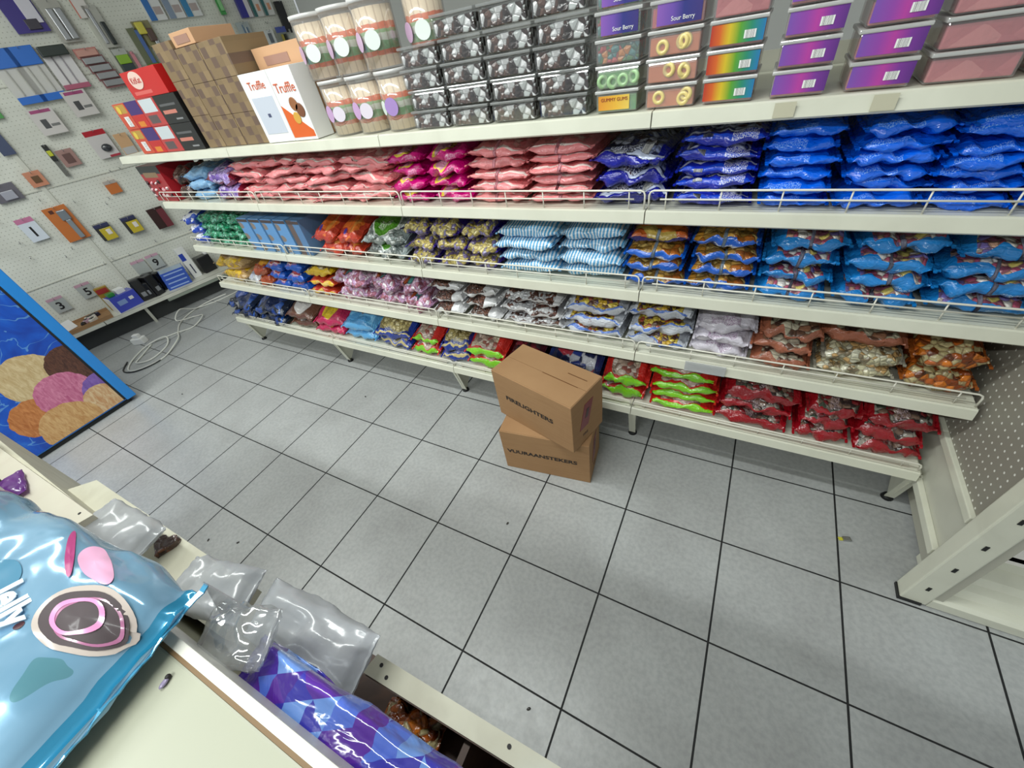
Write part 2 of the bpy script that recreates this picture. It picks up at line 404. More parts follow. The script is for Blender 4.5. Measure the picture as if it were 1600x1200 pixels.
def bag_mat(name, edge, win=None, wscale=26, wm=1.9, w0=.60, w1=.97, u0=.08, u1=.92, marks=None, mk=(.45, .6, .12, .46), bands=(), stripes=None, patch=None, rough=.22, gap=.55, shine=.8, dirt=0, metal=0.0):
    if name in MATS: return MATS[name]
    wscale *= wm
    if win and w0 > .5: w0 -= .03
    n = NT(name); uv = n.coords('UV'); U, V, _ = n.sep(uv); oc = n.coords('Object')
    wob = n.math('MULTIPLY', n.math('SUBTRACT', n.noise(oc, 14, 2), .5), .09)
    Vw = n.math('ADD', V, wob)
    vn = n.noise(oc, 8, 3)
    col = n.mix(n.math('MULTIPLY', vn, .35), hexc(edge), n.mix(.55, hexc(edge), (0, 0, 0, 1)))
    if stripes:
        k = n.math('GREATER_THAN', n.math('SINE', n.math('MULTIPLY', n.math('ADD', U, n.math('MULTIPLY', wob, .15)), stripes[1])), .05)
        col = n.mix(k, hexc(edge), hexc(stripes[0]))
    if win:
        vo = n.new('ShaderNodeTexVoronoi', feature='F1'); n.link(oc, vo.inputs['Vector']); vo.inputs['Scale'].default_value = wscale
        sc = n.new('ShaderNodeSeparateColor'); n.link(vo.outputs['Color'], sc.inputs[0])
        st = [(i / len(win), hexc(c)) for i, c in enumerate(win)]
        wc = n.ramp(sc.outputs[0], st, 'CONSTANT')
        ed = n.voro(oc, wscale, 'DISTANCE_TO_EDGE')['Distance']
        dk = n.math('LESS_THAN', ed, .09)
        wc = n.mix(n.math('MULTIPLY', dk, gap), wc, n.mix(.8, hexc(win[0]), (0.01, 0.008, 0.006, 1)))
        mask = n.math('MULTIPLY', n.step(Vw, w0, w1), n.step(n.math('ADD', U, wob), u0, u1))
        col = n.mix(mask, col, wc)
    for (c, a, z_) in bands: col = n.mix(n.step(n.math('ADD', V, n.math('MULTIPLY', wob, .4)), a, z_), col, hexc(c))
    if patch:
        for (c, cu, cv, ru, rv) in patch:
            a = n.math('DIVIDE', n.math('SUBTRACT', U, cu), ru); bb = n.math('DIVIDE', n.math('SUBTRACT', V, cv), rv)
            k = n.math('LESS_THAN', n.math('ADD', n.math('MULTIPLY', a, a), n.math('MULTIPLY', bb, bb)), 1.0)
            col = n.mix(k, col, hexc(c))
    if marks:
        t = n.noise(n.mapping(uv, (120, 90, 1)), 1.0, 1, .6)
        k = n.math('MULTIPLY', n.math('GREATER_THAN', t, .53), n.math('MULTIPLY', n.step(V, mk[0], mk[1]), n.step(U, mk[2], mk[3])))
        col = n.mix(n.math('MULTIPLY', k, .85), col, hexc(marks))
    oi = n.new('ShaderNodeObjectInfo').outputs['Random']
    hs = n.new('ShaderNodeHueSaturation'); n.link(n.math('ADD', n.math('MULTIPLY', oi, .22), .89), hs.inputs['Value']); n.link(col, hs.inputs['Color'])
    n.link(hs.outputs[0], n.b.inputs['Base Color'])
    n.set(rough, metal=metal, coat=shine, spec=.5)
    h = n.math('ADD', n.noise(n.mapping(oc, (1, 1, 1.6)), 34, 3, 1.4), n.math('MULTIPLY', n.noise(oc, 90, 2, .6), .35))
    if win: h = n.math('ADD', h, n.math('MULTIPLY', n.math('MULTIPLY', mask, ed), 1.6))
    n.bump(h, .8, .0055)
    MATS[name] = n.m; return n.m

SWEET_N = [0]
def make_bag(kind, label, group, loc, rot, w, d, t, variant, parts):
    """variant: dict with shared meshes"""
    o = link('sweet_bag', variant['pouch'], None, loc, rot); tag(o, label, 'bag', group)
    for nm, me in variant['kids']: link(nm, me, o)
    SWEET_N[0] += 1
    return o
def variants(w, d, t, mat, seammat, crimpmat, extra, n=3, seed=0, amp=1.0, fine=(20, 30)):
    out = []
    for i in range(n):
        sd = seed * 3.7 + i * 11.3
        v = {'pouch': pouch_mesh('pouch', w, d, t, mat, sd, amp, *fine), 'kids': []}
        v['kids'].append(('end_seal', crimp_mesh(w, d, crimpmat, 1, t, sd, amp)))
        v['kids'].append(('end_seal', crimp_mesh(w, d, crimpmat, -1, t, sd, amp)))
        if seammat: v['kids'].append(('back_seam', seam_mesh(w, d, t, seammat, sd, amp, -.05, .05, .36, .64)))
        for (nm, m, a0, a1, b0, b1) in extra: v['kids'].append((nm, seam_mesh(w, d, t, m, sd, amp, a0, a1, b0, b1)))
        out.append(v)
    return out
LV = {1: ['only'], 2: ['lower', 'upper'], 3: ['bottom', 'middle', 'top'], 4: ['bottom', 'second', 'third', 'top'],
      5: ['bottom', 'second', 'third', 'fourth', 'top'], 6: ['bottom', 'second', 'third', 'fourth', 'fifth', 'top'],
      7: ['bottom', 'second', 'third', 'fourth', 'fifth', 'sixth', 'top']}
seedc = [1]
def stack(shelf, x0, x1, n, ztop, desc, where, group, mat, seam=None, crimp=None, extra=(), d=.30, amp=1.0, jz=3.0, jx=.006, y0=.012, tilt=0, jt=1.5, dn=None):
    seedc[0] += 1; rnd = random.Random(seedc[0] * 97)
    W = (x1 - x0); w = W - .016 if jz < 8 else W * 1.02
    z0 = SZ[shelf] + .003; H = ztop - z0; th = H / n
    vs = variants(w, d, th * 1.16, mat, seam, crimp or mat, extra, 3 if n > 1 else 1, seedc[0], amp)
    for i in range(n):
        cx = (x0 + x1) / 2 + rnd.uniform(-jx, jx); cy = y0 + d / 2 + rnd.uniform(-.004, .012)
        if tilt: cy += .0
        z = z0 + (i + .5) * th + d / 2 * math.sin(math.radians(abs(tilt))) * .9
        rz = math.radians(rnd.uniform(-jz, jz)); rx = math.radians(tilt + rnd.uniform(-jt, jt) * .6); ry = math.radians(rnd.uniform(-jt, jt))
        dd = dn[i] if dn else desc
        make_bag(desc, '%s, %s in %s' % (dd, LV[n][i] if n < 4 or i in (0, n - 1) else LV[n][i] + ' up', where) if n > 1 else '%s, %s' % (dd, where), group, (cx, cy, z), (rx, ry, rz), w, d, th, vs[i % len(vs)], None)

P = plain
M_greyseam = P('seam_film', '#8fa0b4', .25, coat=.6)
lbl = lambda h: P('label_' + h.strip('#'), h, .35, coat=.4)
# materials
m_pink = bag_mat('pink_bag', '#f59497', win=['#f8b2b0', '#f08e92', '#fbd0ca', '#e47a80'], wscale=18, w0=.66, w1=.86, gap=.15, bands=[('#e8dcd6', .565, .59)], marks='#7d6a62', mk=(.56, .60, .3, .6), rough=.3, shine=.45)
m_mag = bag_mat('magenta_bag', '#d3047e', win=['#b98a3a', '#c9a24c', '#8c5a30'], wscale=24, w0=.64, w1=.9, u0=.2, u1=.62, bands=[], patch=[('#e6cf4e', .38, .60, .2, .06), ('#d29ab0', .38, .635, .16, .07)], marks='#f4c8e0', mk=(.46, .52, .55, .8), rough=.22)
m_navy = bag_mat('navy_bag', '#171f9a', win=['#3a4272', '#20264e', '#7c86a8', '#4b3436', '#c9cfdf'], wscale=22, w0=.60, w1=.97, bands=[('#c7d0e8', .575, .6)], marks='#e8ecf8', mk=(.60, .68, .2, .7), rough=.16)
m_navy2 = bag_mat('royal_bag', '#1a2bb0', win=['#2b2f66', '#b8bdd0', '#6d2a2a', '#3f4a8a'], wscale=24, w0=.63, w1=.97, bands=[('#1746c8', .5, .56), ('#d6d9e6', .60, .62)], marks='#f2f4fb', mk=(.5, .6, .6, .9), rough=.16)
m_blue = bag_mat('bright_blue_bag', '#0a6cf2', win=['#0a58d8', '#1670f0', '#0a50c0'], wscale=10, w0=.66, w1=.95, gap=.1, marks='#8fbcf8', mk=(.53, .585, .08, .6), rough=.17)
m_bw = bag_mat('blue_white_bag', '#2a4fc0', win=['#e8eaf4', '#3c62d0', '#f5f5fa'], wscale=14, w0=.5, w1=.8, gap=.1)
m_green = bag_mat('green_bag', '#2f9a6e', win=['#2e9468', '#58b88e', '#1e6a4c', '#7fcdb0'], wscale=30, w0=.42, w1=.95, gap=.7)
m_red = bag_mat('red_orange_bag', '#c8412a', win=['#c8452c', '#e0702a', '#b8361f', '#d9883a'], wscale=9, w0=.56, w1=.95, gap=.05, patch=[('#4a3a9a', .38, .62, .06, .03), ('#d98a3c', .7, .7, .12, .12)])
m_grn = bag_mat('clear_green_bag', '#8f9a9a', win=['#a7b0ae', '#d6dad8', '#7b8683', '#6f7a78'], wscale=28, w0=.46, w1=.97, gap=.6, patch=[('#dfe5df', .45, .70, .30, .10), ('#5a9e2e', .45, .70, .27, .085)], marks='#eef4e8', mk=(.68, .72, .3, .6))
m_pur = bag_mat('purple_gold_bag', '#3a2390', win=['#c9b56a', '#8a7fae', '#e0cf86', '#6f5f8a', '#b8a352'], wscale=34, w0=.42, w1=.68, u0=.02, u1=.98, gap=.5, marks='#d98a4a', mk=(.71, .80, .3, .65))
m_str = bag_mat('striped_bag', '#4c9fd2', stripes=('#dfeaf2', 120), rough=.25, win=['#9a3560', '#7fb4d8', '#c9dcea'], w0=.72, w1=.9, wscale=16, gap=.1)
m_ob = bag_mat('blue_amber_bag', '#1460cc', win=['#b9822c', '#c99a4a', '#a05c20', '#8b6a2c', '#d9b86a'], wscale=20, w0=.57, w1=.97, u0=.03, u1=.97, bands=[('#cfd6de', .43, .46)], marks='#dfe8f6', mk=(.42, .47, .5, .9))
m_ob2 = bag_mat('violet_amber_bag', '#241a66', win=['#b5561f', '#c9762c', '#b59a4a', '#4a4f7a'], wscale=9, w0=.52, w1=.97, u0=.03, u1=.97, gap=.2)
m_cy = bag_mat('sky_blue_bag', '#1e86d4', win=['#cfa28a', '#8a4a5e', '#d9c46a', '#7f6fb0', '#e4dcd4', '#b0526a'], wscale=30, w0=.585, w1=.97, u0=.12, u1=.9, marks='#cfe6f8', mk=(.44, .47, .6, .85))
m_yel = bag_mat('yellow_bag', '#c9a878', win=['#e0b92e', '#d8ae28', '#b08a50', '#c6a070'], wscale=16, w0=.45, w1=.95, gap=.2)
m_wht0 = bag_mat('silver_white_bag', '#c8cad0', marks='#6f7fb4', mk=(.55, .7, .2, .5))
m_org = bag_mat('orange_brown_bag', '#b4532a', win=['#d79a30', '#a0441f', '#c86a2c'], wscale=9, w0=.5, w1=.9, gap=.1)
m_blu = bag_mat('blue_red_print_bag', '#1c5cc4', marks='#d8695a', mk=(.55, .68, .2, .75), patch=[('#d6dbe8', .5, .62, .33, .05), ('#b84a4a', .5, .62, .28, .03)])
m_gld = bag_mat('yellow_cluster_bag', '#e0b818', win=['#b59a68', '#d9c79a', '#8a6a3c', '#cbb27c'], wscale=30, w0=.6, w1=.97)
m_gld2 = bag_mat('red_yellow_bag', '#c8412a', bands=[('#e8b828', .46, .54)], marks='#f2e2a0', mk=(.47, .53, .3, .8))
m_pnk = bag_mat('pink_clear_bag', '#c79ac0', win=['#d9a6c4', '#b8708a', '#e4c8dc', '#a05a6a', '#c8a0c8', '#f0e4ee'], wscale=30, w0=.30, w1=.97, u0=.03, u1=.97, gap=.35)
m_brw = bag_mat('brown_chip_bag', '#e2e2e4', win=['#6a4436', '#54342a', '#7d5242', '#3f2820'], wscale=55, w0=.525, w1=.95, u0=.04, u1=.66, bands=[('#3a2620', .40, .445)], gap=.4)
m_brw2 = bag_mat('white_clear_curl_bag', '#d9d9dc', win=['#4a2e28', '#6b453a', '#cfcfd2', '#b8b8bc'], wscale=34, w0=.54, w1=.97, bands=[('#3a2622', .46, .48)], gap=.4)
m_wb = bag_mat('white_blue_bag', '#cfd3dc', win=['#c8a030', '#4a3a6a', '#a04a3a', '#d9c050', '#5a3a34'], wscale=34, w0=.575, w1=.97, u0=.12, u1=.88, bands=[('#4f74c4', .525, .55)], marks='#7a3038', mk=(.49, .53, .46, .5), rough=.3, shine=.5)
m_wht = bag_mat('white_bag', '#dcd6e2', marks='#8a5a86', mk=(.55, .64, .25, .75), rough=.35, shine=.4, gap=.1)
m_bn = bag_mat('tan_bag', '#a9644a', win=['#6a4a3c', '#c8bfa8', '#8a5f48', '#4a3028', '#b0a890'], wscale=24, w0=.58, w1=.97, u0=.12, u1=.9, rough=.32, shine=.4)
m_bnc = bag_mat('clear_cream_gold_bag', '#9b9788', win=['#cfc9a8', '#b9b08c', '#8a7a60', '#c9a26a', '#dcd8c0'], wscale=34, w0=.3, w1=.97, u0=.02, u1=.98, gap=.5)
m_gl = bag_mat('amber_toffee_bag', '#a85a24', win=['#c0601e', '#c9b98a', '#8a3f14', '#d97a26', '#b8a878', '#6f3412'], wscale=27, w0=.3, w1=.97, u0=.02, u1=.98, gap=.5)
m_nvb = bag_mat('dark_blue_bag', '#12223f', win=['#1c3f8a', '#1a2a55', '#0f1626', '#2a5ab0'], wscale=8, w0=.5, w1=.95, gap=.1)
m_brnw = bag_mat('brown_white_bag', '#6b4434', patch=[('#dcd8d6', .5, .72, .28, .12)], marks='#3c2a28', mk=(.7, .76, .3, .7))
m_pky = bag_mat('pink_yellow_bag', '#c8285a', patch=[('#e0c020', .45, .70, .24, .11)], marks='#7a6a10', mk=(.66, .74, .32, .56))
m_lb = bag_mat('light_blue_bag', '#5fa8dc', win=['#6cb2e2', '#4a94cc', '#84c2ea'], wscale=8, w0=.6, w1=.95, gap=.05, patch=[('#8a7a80', .5, .8, .08, .1)])
m_gb = bag_mat('gold_navy_bag', '#1d3a9c', win=['#b5a468', '#cdbd82', '#8a7a48', '#ded09a'], wscale=26, w0=.64, w1=.97, bands=[('#c2b27a', .54, .575)], marks='#e0e4f0', mk=(.58, .63, .3, .8), patch=None)
m_rg = bag_mat('red_lime_bag', '#cf2a22', win=['#b8a090', '#d9c8bc', '#9a5a50', '#c2b49a', '#8a7468'], wscale=26, w0=.62, w1=.93, u0=.14, u1=.78, bands=[('#7ec820', .47, .575)], patch=[('#3f62b8', .5, .84, .12, .06)], gap=.3)
m_dk = bag_mat('dark_plum_bag', '#4a1424', win=['#3a1a2c', '#7a2030', '#2c1420'], wscale=14, w0=.55, w1=.95)
m_bwh = bag_mat('navy_white_red_bag', '#2a3a78', win=['#c8cad8', '#2c3f90', '#b03040', '#dfe0ea', '#1c2450'], wscale=14, w0=.5, w1=.95, gap=.2)
m_dr = bag_mat('dark_red_bag', '#a0101e', win=['#5a4a48', '#8a6f60', '#3c2a2a', '#a09a90', '#7a1c22', '#4a5548'], wscale=28, w0=.60, w1=.97, u0=.08, u1=.92, marks='#c0a8b0', mk=(.585, .70, .42, .58), gap=.5)
m_lbz = bag_mat('pale_blue_small_bag', '#7fb0dc', win=['#8fbce2', '#6a9cc8'], wscale=8, w0=.5, w1=.9, gap=.05)
m_prz = bag_mat('clear_purple_bag', '#8c1c34', win=['#8a6ac0', '#b49ad8', '#6a4aa0', '#c9b8e4'], wscale=22, w0=.45, w1=.9, u0=.15, gap=.3)
m_orz = bag_mat('amber_black_bag', '#3a2a1c', win=['#d99a20', '#c98a20', '#8a5a1c'], wscale=7, w0=.55, w1=.9, gap=.05)
m_bkz = bag_mat('dark_brown_red_bag', '#3a2a26', win=['#5a4038', '#2a1c18', '#a03028', '#6a5048'], wscale=18, w0=.4, w1=.9)

TUB = 'under the clear tubs'
# ---- upper fenced shelf
S = 2
stack(S, .16, .285, 2, 1.20, 'small dark brown and red sweet bag', 'the pile left of the pale blue', 'small bags at the left end of the upper fenced shelf', m_bkz, d=.2, jz=9)
stack(S, .29, .49, 3, 1.20, 'pale blue sweet bag', 'the pile left of the purple bags', 'pale blue bags on the upper fenced shelf', m_lbz, dn=['pale blue sweet bag', 'pale blue sweet bag', 'amber and black sweet bag'], d=.2, jz=9)
stack(S, .50, .735, 2, 1.19, 'translucent purple and red sweet bag', 'the pile left of the pink bags', 'purple bags on the upper fenced shelf', m_prz, d=.26, jz=6)
names4 = ['leftmost pink column', 'second pink column', 'third pink column', 'fourth pink column']
for i in range(4):
    stack(S, .74 + i * .254, .74 + (i + 1) * .254, 5, 1.225, 'salmon pink sweet bag', names4[i], 'salmon pink bags heaped on the upper fenced shelf', m_pink, crimp=lbl('#e87f86'), d=.28, jz=9, jt=5, amp=1.5, jx=.02)
stack(S, 1.76, 1.93, 4, 1.225, 'shiny magenta sweet bag', 'the left magenta stack', 'magenta bags between the pink ones', m_mag, crimp=lbl('#c20472'), amp=1.3, jt=3)
stack(S, 1.93, 2.105, 4, 1.235, 'shiny magenta sweet bag', 'the right magenta stack', 'magenta bags between the pink ones', m_mag, crimp=lbl('#c20472'), amp=1.3, jt=3)
stack(S, 2.11, 2.335, 5, 1.225, 'salmon pink sweet bag', 'the stack right of the magenta bags', 'pink bags stacked right of the magenta ones', m_pink, seam=lbl('#e39aa6'), amp=1.2, jz=5, jt=3)
stack(S, 2.335, 2.555, 6, 1.225, 'salmon pink sweet bag', 'the stack left of the navy bags', 'pink bags stacked right of the magenta ones', m_pink, seam=lbl('#e39aa6'))
bcx = [('barcode_label', M_bar, .38, .62, .60, .68)]
stack(S, 2.56, 2.775, 3, 1.20, 'navy sweet bag with a clear window', 'the left navy stack', 'navy bags on the upper fenced shelf', m_navy, extra=bcx, amp=1.4, jz=4)
stack(S, 2.785, 2.985, 5, 1.235, 'royal blue sweet bag with white print', 'the right navy stack', 'navy bags on the upper fenced shelf', m_navy2, extra=[('barcode_label', M_bar, -.55, -.3, .51, .56)], amp=1.2, jz=5, jt=3)
stack(S, 2.99, 3.145, 6, 1.235, 'bright blue sweet bag', 'the leftmost bright blue stack', 'bright blue bags on the upper fenced shelf', m_blue, amp=1.2)
stack(S, 3.155, 3.325, 6, 1.235, 'bright blue sweet bag', 'the second bright blue stack', 'bright blue bags on the upper fenced shelf', m_blue, amp=1.5, jz=5, jt=4)
stack(S, 3.325, 3.475, 7, 1.24, 'bright blue sweet bag', 'the third bright blue stack', 'bright blue bags on the upper fenced shelf', m_blue, amp=1.5, jz=5, jt=4)
stack(S, 3.48, 3.63, 5, 1.22, 'bright blue sweet bag', 'the rightmost bright blue stack', 'bright blue bags on the upper fenced shelf', m_blue, amp=1.3)
# ---- middle shelf
S = 3
stack(S, -.02, .105, 3, .965, 'small blue and white sweet bag', 'the leftmost middle-shelf pile', 'blue and white bags at the left end of the middle shelf', m_bw, d=.2, jz=8)
for i, nm in enumerate(['left green column', 'centre green column', 'right green column']):
    stack(S, .11 + i * .15, .26 + i * .15, 4, .962, 'small mint green sweet bag', 'the ' + nm, 'green bags on the middle shelf', m_green, d=.22, jz=10, jt=4, amp=1.5)
stack(S, 1.13, 1.29, 2, 0.92, 'red and orange sweet pouch', 'the left red pile', 'red and orange pouches on the middle shelf', m_red, jz=5, tilt=13)
stack(S, 1.29, 1.44, 2, 0.92, 'red and orange sweet pouch', 'the right red pile', 'red and orange pouches on the middle shelf', m_red, jz=5, tilt=13)
stack(S, 1.45, 1.705, 2, 0.92, 'clear grey bag with a green oval', 'the pile beside the red pouches', 'clear bags with a green oval', m_grn, amp=1.3, jz=6, tilt=13)
for i, nm in enumerate(['left', 'centre', 'right']):
    stack(S, 1.715 + i * .152, 1.867 + i * .152, 3, .97, 'purple and gold sweet bag', 'the %s purple and gold stack' % nm, 'purple and gold bags on the middle shelf', m_pur, amp=1.4, jz=6, jt=4)
stack(S, 2.175, 2.42, 4, .975, 'light blue and white striped sweet bag', 'the left striped stack', 'striped bags on the middle shelf', m_str, crimp=lbl('#8abde0'), jz=4, jt=3)
stack(S, 2.425, 2.655, 4, .985, 'light blue and white striped sweet bag', 'the right striped stack', 'striped bags on the middle shelf', m_str, crimp=lbl('#8abde0'), jz=5, jt=4)
stack(S, 2.66, 2.85, 3, .93, 'blue bag with amber window', 'the stack beside the striped bags', 'blue bags with amber windows', m_ob, seam=M_greyseam)
stack(S, 2.855, 3.04, 4, .98, 'blue bag with amber window', 'the stack beside the sky blue bags', 'blue bags with amber windows', m_ob, seam=M_greyseam, amp=1.2)
vs = variants(.17, .28, .05, m_ob2, M_greyseam, m_ob2, (), 1, 77, 1.2)
make_bag('x', 'violet sweet bag with an amber top lying on the blue bags beside the stripes', None, (2.755, .155, .958), (0, 0, .03), .17, .28, .05, vs[0], None)
for (a, c, k, wh, n_) in ((3.045, 3.225, .985, 'the left sky blue stack', 4), (3.235, 3.42, .99, 'the middle sky blue stack', 4), (3.43, 3.635, .985, 'the right sky blue stack', 4)):
    stack(S, a, c, n_, k, 'sky blue sweet bag with a multicoloured window', wh, 'sky blue bags on the middle shelf', m_cy, seam=lbl('#8a8aa0'), amp=1.25, jt=3, jz=4)
# ---- lower fenced shelf
S = 4
stack(S, -.01, .27, 2, .69, 'yellow and tan sweet bag', 'the far left lower-shelf pile', 'yellow bags at the left end', m_yel, d=.26, jz=8)
stack(S, .28, .40, 1, .60, 'silvery white sweet bag', 'lying between the yellow and the orange bags', None, m_wht0, d=.2, jz=8)
stack(S, .405, .52, 2, .68, 'orange and brown sweet bag', 'the pile left of the blue bags', 'orange and brown bags', m_org, d=.2, jz=8)
stack(S, .525, .69, 3, .70, 'blue sweet bag with red print', 'the left stack by the oranges', 'blue bags with red print', m_blu, jz=6, d=.25)
stack(S, .70, .87, 3, .71, 'blue sweet bag with red print', 'the right stack by the yellows', 'blue bags with red print', m_blu, jz=6, d=.25)
stack(S, .88, 1.10, 2, .64, 'yellow and red sweet bag', 'the pile left of the pale pink bags', 'yellow and red bags', m_gld2, jz=6, d=.25, dn=None)
vs = variants(.19, .24, .06, m_gld, None, m_gld, (), 1, 55, 1.3)
make_bag('x', 'yellow edged clear bag of nut clusters on top of the yellow and red bags', None, (.985, .15, .675), (0, 0, .1), .19, .24, .06, vs[0], None)
cut = [('orange_label', lbl('#c8602c'), -.45, -.15, .60, .78), ('teal_label', lbl('#5fa8a4'), -.12, .22, .60, .80)]
stack(S, 1.11, 1.385, 2, .70, 'clear bag of pink sweets', 'the leftmost pale pink pile', 'clear bags of pink sweets', m_pnk, amp=1.5, jz=7, extra=cut)
stack(S, 1.39, 1.57, 2, .70, 'clear bag of pink sweets', 'the middle pale pink pile', 'clear bags of pink sweets', m_pnk, amp=1.5, jz=7, extra=cut)
stack(S, 1.58, 1.76, 2, .705, 'clear bag of pink sweets', 'the pile left of the brown bags', 'clear bags of pink sweets', m_pnk, amp=1.5, jz=7, extra=cut)
stack(S, 1.765, 1.945, 3, .71, 'white banded bag of brown chips', 'the left brown stack', 'bags of brown chips', m_brw, jt=4)
stack(S, 1.95, 2.13, 3, .71, 'white banded bag of brown chips', 'the right brown stack', 'bags of brown chips', m_brw, jt=4)
stack(S, 2.14, 2.425, 3, .705, 'white bag of dark brown curls', 'the widest brown and white stack', 'bags of dark brown curls', m_brw2, jt=4, amp=1.3)
stack(S, 2.43, 2.67, 3, .71, 'white and blue sweet bag', 'the left white and blue stack', 'white and blue bags of wrapped sweets', m_wb, jt=4, amp=1.3, jz=5)
stack(S, 2.675, 2.895, 3, .715, 'white and blue sweet bag', 'the right white and blue stack', 'white and blue bags of wrapped sweets', m_wb, jt=4, amp=1.3, jz=5)
stack(S, 2.90, 3.085, 3, .70, 'plain white sweet bag with plum print', 'the all-white stack', 'plain white bags', m_wht, jt=4, amp=1.3, jz=5)
stack(S, 3.09, 3.26, 3, .705, 'tan edged sweet bag', 'the stack right of the all-white bags', 'tan edged bags', m_bn, jt=3, amp=1.3, jz=5)
stack(S, 3.265, 3.465, 2, .65, 'clear bag of cream and gold sweets', 'the pile under the tan bag', 'clear bags of cream and gold sweets', m_bnc, amp=1.2)
vs = variants(.19, .28, .055, m_bn, None, m_bn, (), 1, 91, 1.6)
make_bag('x', 'tan edged sweet bag lying across the cream and gold sweets', None, (3.36, .175, .685), (.05, .03, -.04), .19, .28, .055, vs[0], None)
stack(S, 3.47, 3.64, 2, .695, 'clear bag of amber toffees', 'the rightmost pile above the dark red', 'clear bags of amber toffees', m_gl, amp=1.1, seam=None)
# ---- base shelf
S = 5
stack(S, -.17, .12, 2, 0.365, 'dark blue and black sweet bag', 'the far left base-shelf pile', 'dark blue bags on the base shelf', m_nvb, jz=6, amp=1.5, y0=-.02, tilt=14)
stack(S, .13, .44, 2, 0.365, 'dark blue and black sweet bag', 'the pile beside the brown bags', 'dark blue bags on the base shelf', m_nvb, jz=6, amp=1.5, y0=-.01, tilt=14)
stack(S, .45, .71, 2, 0.365, 'brown sweet bag with a white patch', 'the base-shelf pile beside the crimson', 'brown and white bags', m_brnw, jz=5, tilt=14)
stack(S, .72, .97, 2, 0.365, 'crimson sweet bag with a yellow burst', 'the pile near the second leg', 'crimson and yellow bags', m_pky, jz=5, tilt=14)
stack(S, .98, 1.235, 2, 0.365, 'light blue sweet bag', 'the light blue base-shelf pile', 'light blue bags on the base shelf', m_lb, jz=6, tilt=14)
stack(S, 1.245, 1.505, 2, 0.365, 'navy and gold sweet bag', 'the pile right of the light blue bags', 'navy and gold bags', m_gb, jz=6, amp=1.4, tilt=14)
stack(S, 1.51, 1.70, 2, 0.365, 'red and lime green sweet bag', 'the pile between the navy bags', 'red and lime green bags left of the boxes', m_rg, jz=4, tilt=14)
stack(S, 1.705, 1.87, 2, 0.365, 'navy and gold sweet bag', 'the pile above the third leg', 'navy and gold bags', m_gb, jz=8, amp=1.4, tilt=14)
stack(S, 1.875, 2.11, 2, 0.365, 'red and lime green sweet bag', 'the pile left of the boxes', 'red and lime green bags left of the boxes', m_rg, jz=5, tilt=14)
stack(S, 2.12, 2.29, 2, 0.365, 'dark plum sweet bag', 'the pile behind the left edge of the boxes', 'plum bags behind the boxes', m_dk, jz=5, tilt=14)
stack(S, 2.30, 2.56, 2, 0.365, 'navy, white and red sweet bag', 'the pile behind the cardboard boxes', 'navy and white bags behind the boxes', m_bwh, jz=5, tilt=14)
stack(S, 2.57, 2.765, 2, 0.365, 'red and lime green sweet bag', 'the pile right of the boxes', 'red and lime green bags right of the boxes', m_rg, jz=4, amp=1.2, tilt=14)
stack(S, 2.78, 3.03, 4, .44, 'red bag with a lime green edge', 'the stack by the boxes', 'lime edged red bags', m_rg, jz=4, jt=3)
stack(S, 3.035, 3.28, 3, 0.42, 'dark red sweet bag', 'the left dark red stack', 'dark red bags on the base shelf', m_dr, jz=4, jt=3, amp=1.3, tilt=7)
stack(S, 3.285, 3.45, 3, 0.42, 'dark red sweet bag', 'the middle dark red stack', 'dark red bags on the base shelf', m_dr, jz=4, jt=3, amp=1.3, tilt=7)
stack(S, 3.455, 3.64, 3, 0.42, 'dark red sweet bag', 'the right dark red stack', 'dark red bags on the base shelf', m_dr, jz=4, jt=3, amp=1.3, tilt=7)

# ------------------------------------------------------------------ light blue display cartons on the middle shelf
def carton_print(name, base, blocks):
    """base colour with printed rectangles (x0,x1,z0,z1,hex) in the front face's own coordinates"""
    if name in MATS: return MATS[name]
    n = NT(name); X, Y, Z = n.sep(n.coords('Generated')); col = hexc(base)
    for (a, c, d, e, h) in blocks: col = n.mix(n.math('MULTIPLY', n.step(X, a, c), n.step(Z, d, e)), col, hexc(h))
    if isinstance(col, tuple): n.b.inputs['Base Color'].default_value = col
    else: n.link(col, n.b.inputs['Base Color'])
    n.set(.4, coat=.25); MATS[name] = n.m; return n.m
def lb_mat():
    n = NT('light_blue_carton'); X, Y, Z = n.sep(n.coords('Generated'))
    zf = n.math('FRACT', n.math('MULTIPLY', Z, 3.0))
    a = n.math('DIVIDE', n.math('SUBTRACT', X, .12), .26); bb = n.math('DIVIDE', n.math('SUBTRACT', zf, .35), .28)
    k = n.math('LESS_THAN', n.math('ADD', n.math('MULTIPLY', a, a), n.math('MULTIPLY', bb, bb)), n.math('ADD', .55, n.noise(n.coords(), 60, 2)))
    n.link(n.mix(k, hexc('#6d9fd2'), hexc('#8f8378')), n.b.inputs['Base Color']); n.set(.35, coat=.4); return n.m
m_lbc = lb_mat()
def carton(name, x0, x1, y0, y1, z0, z1, mat, label, cat, group=None, rot=0, bev=.0012, sidemat=None):
    cx, cy = (x0 + x1) / 2, (y0 + y1) / 2
    o = empty(name, (cx, cy, z0), rot, label, cat, group)
    b = NB(); box(b, x0 - cx, x1 - cx, y0 - cy, y1 - cy, 0, z1 - z0, bev); obj('carton_body', b, mat, o)
    return o
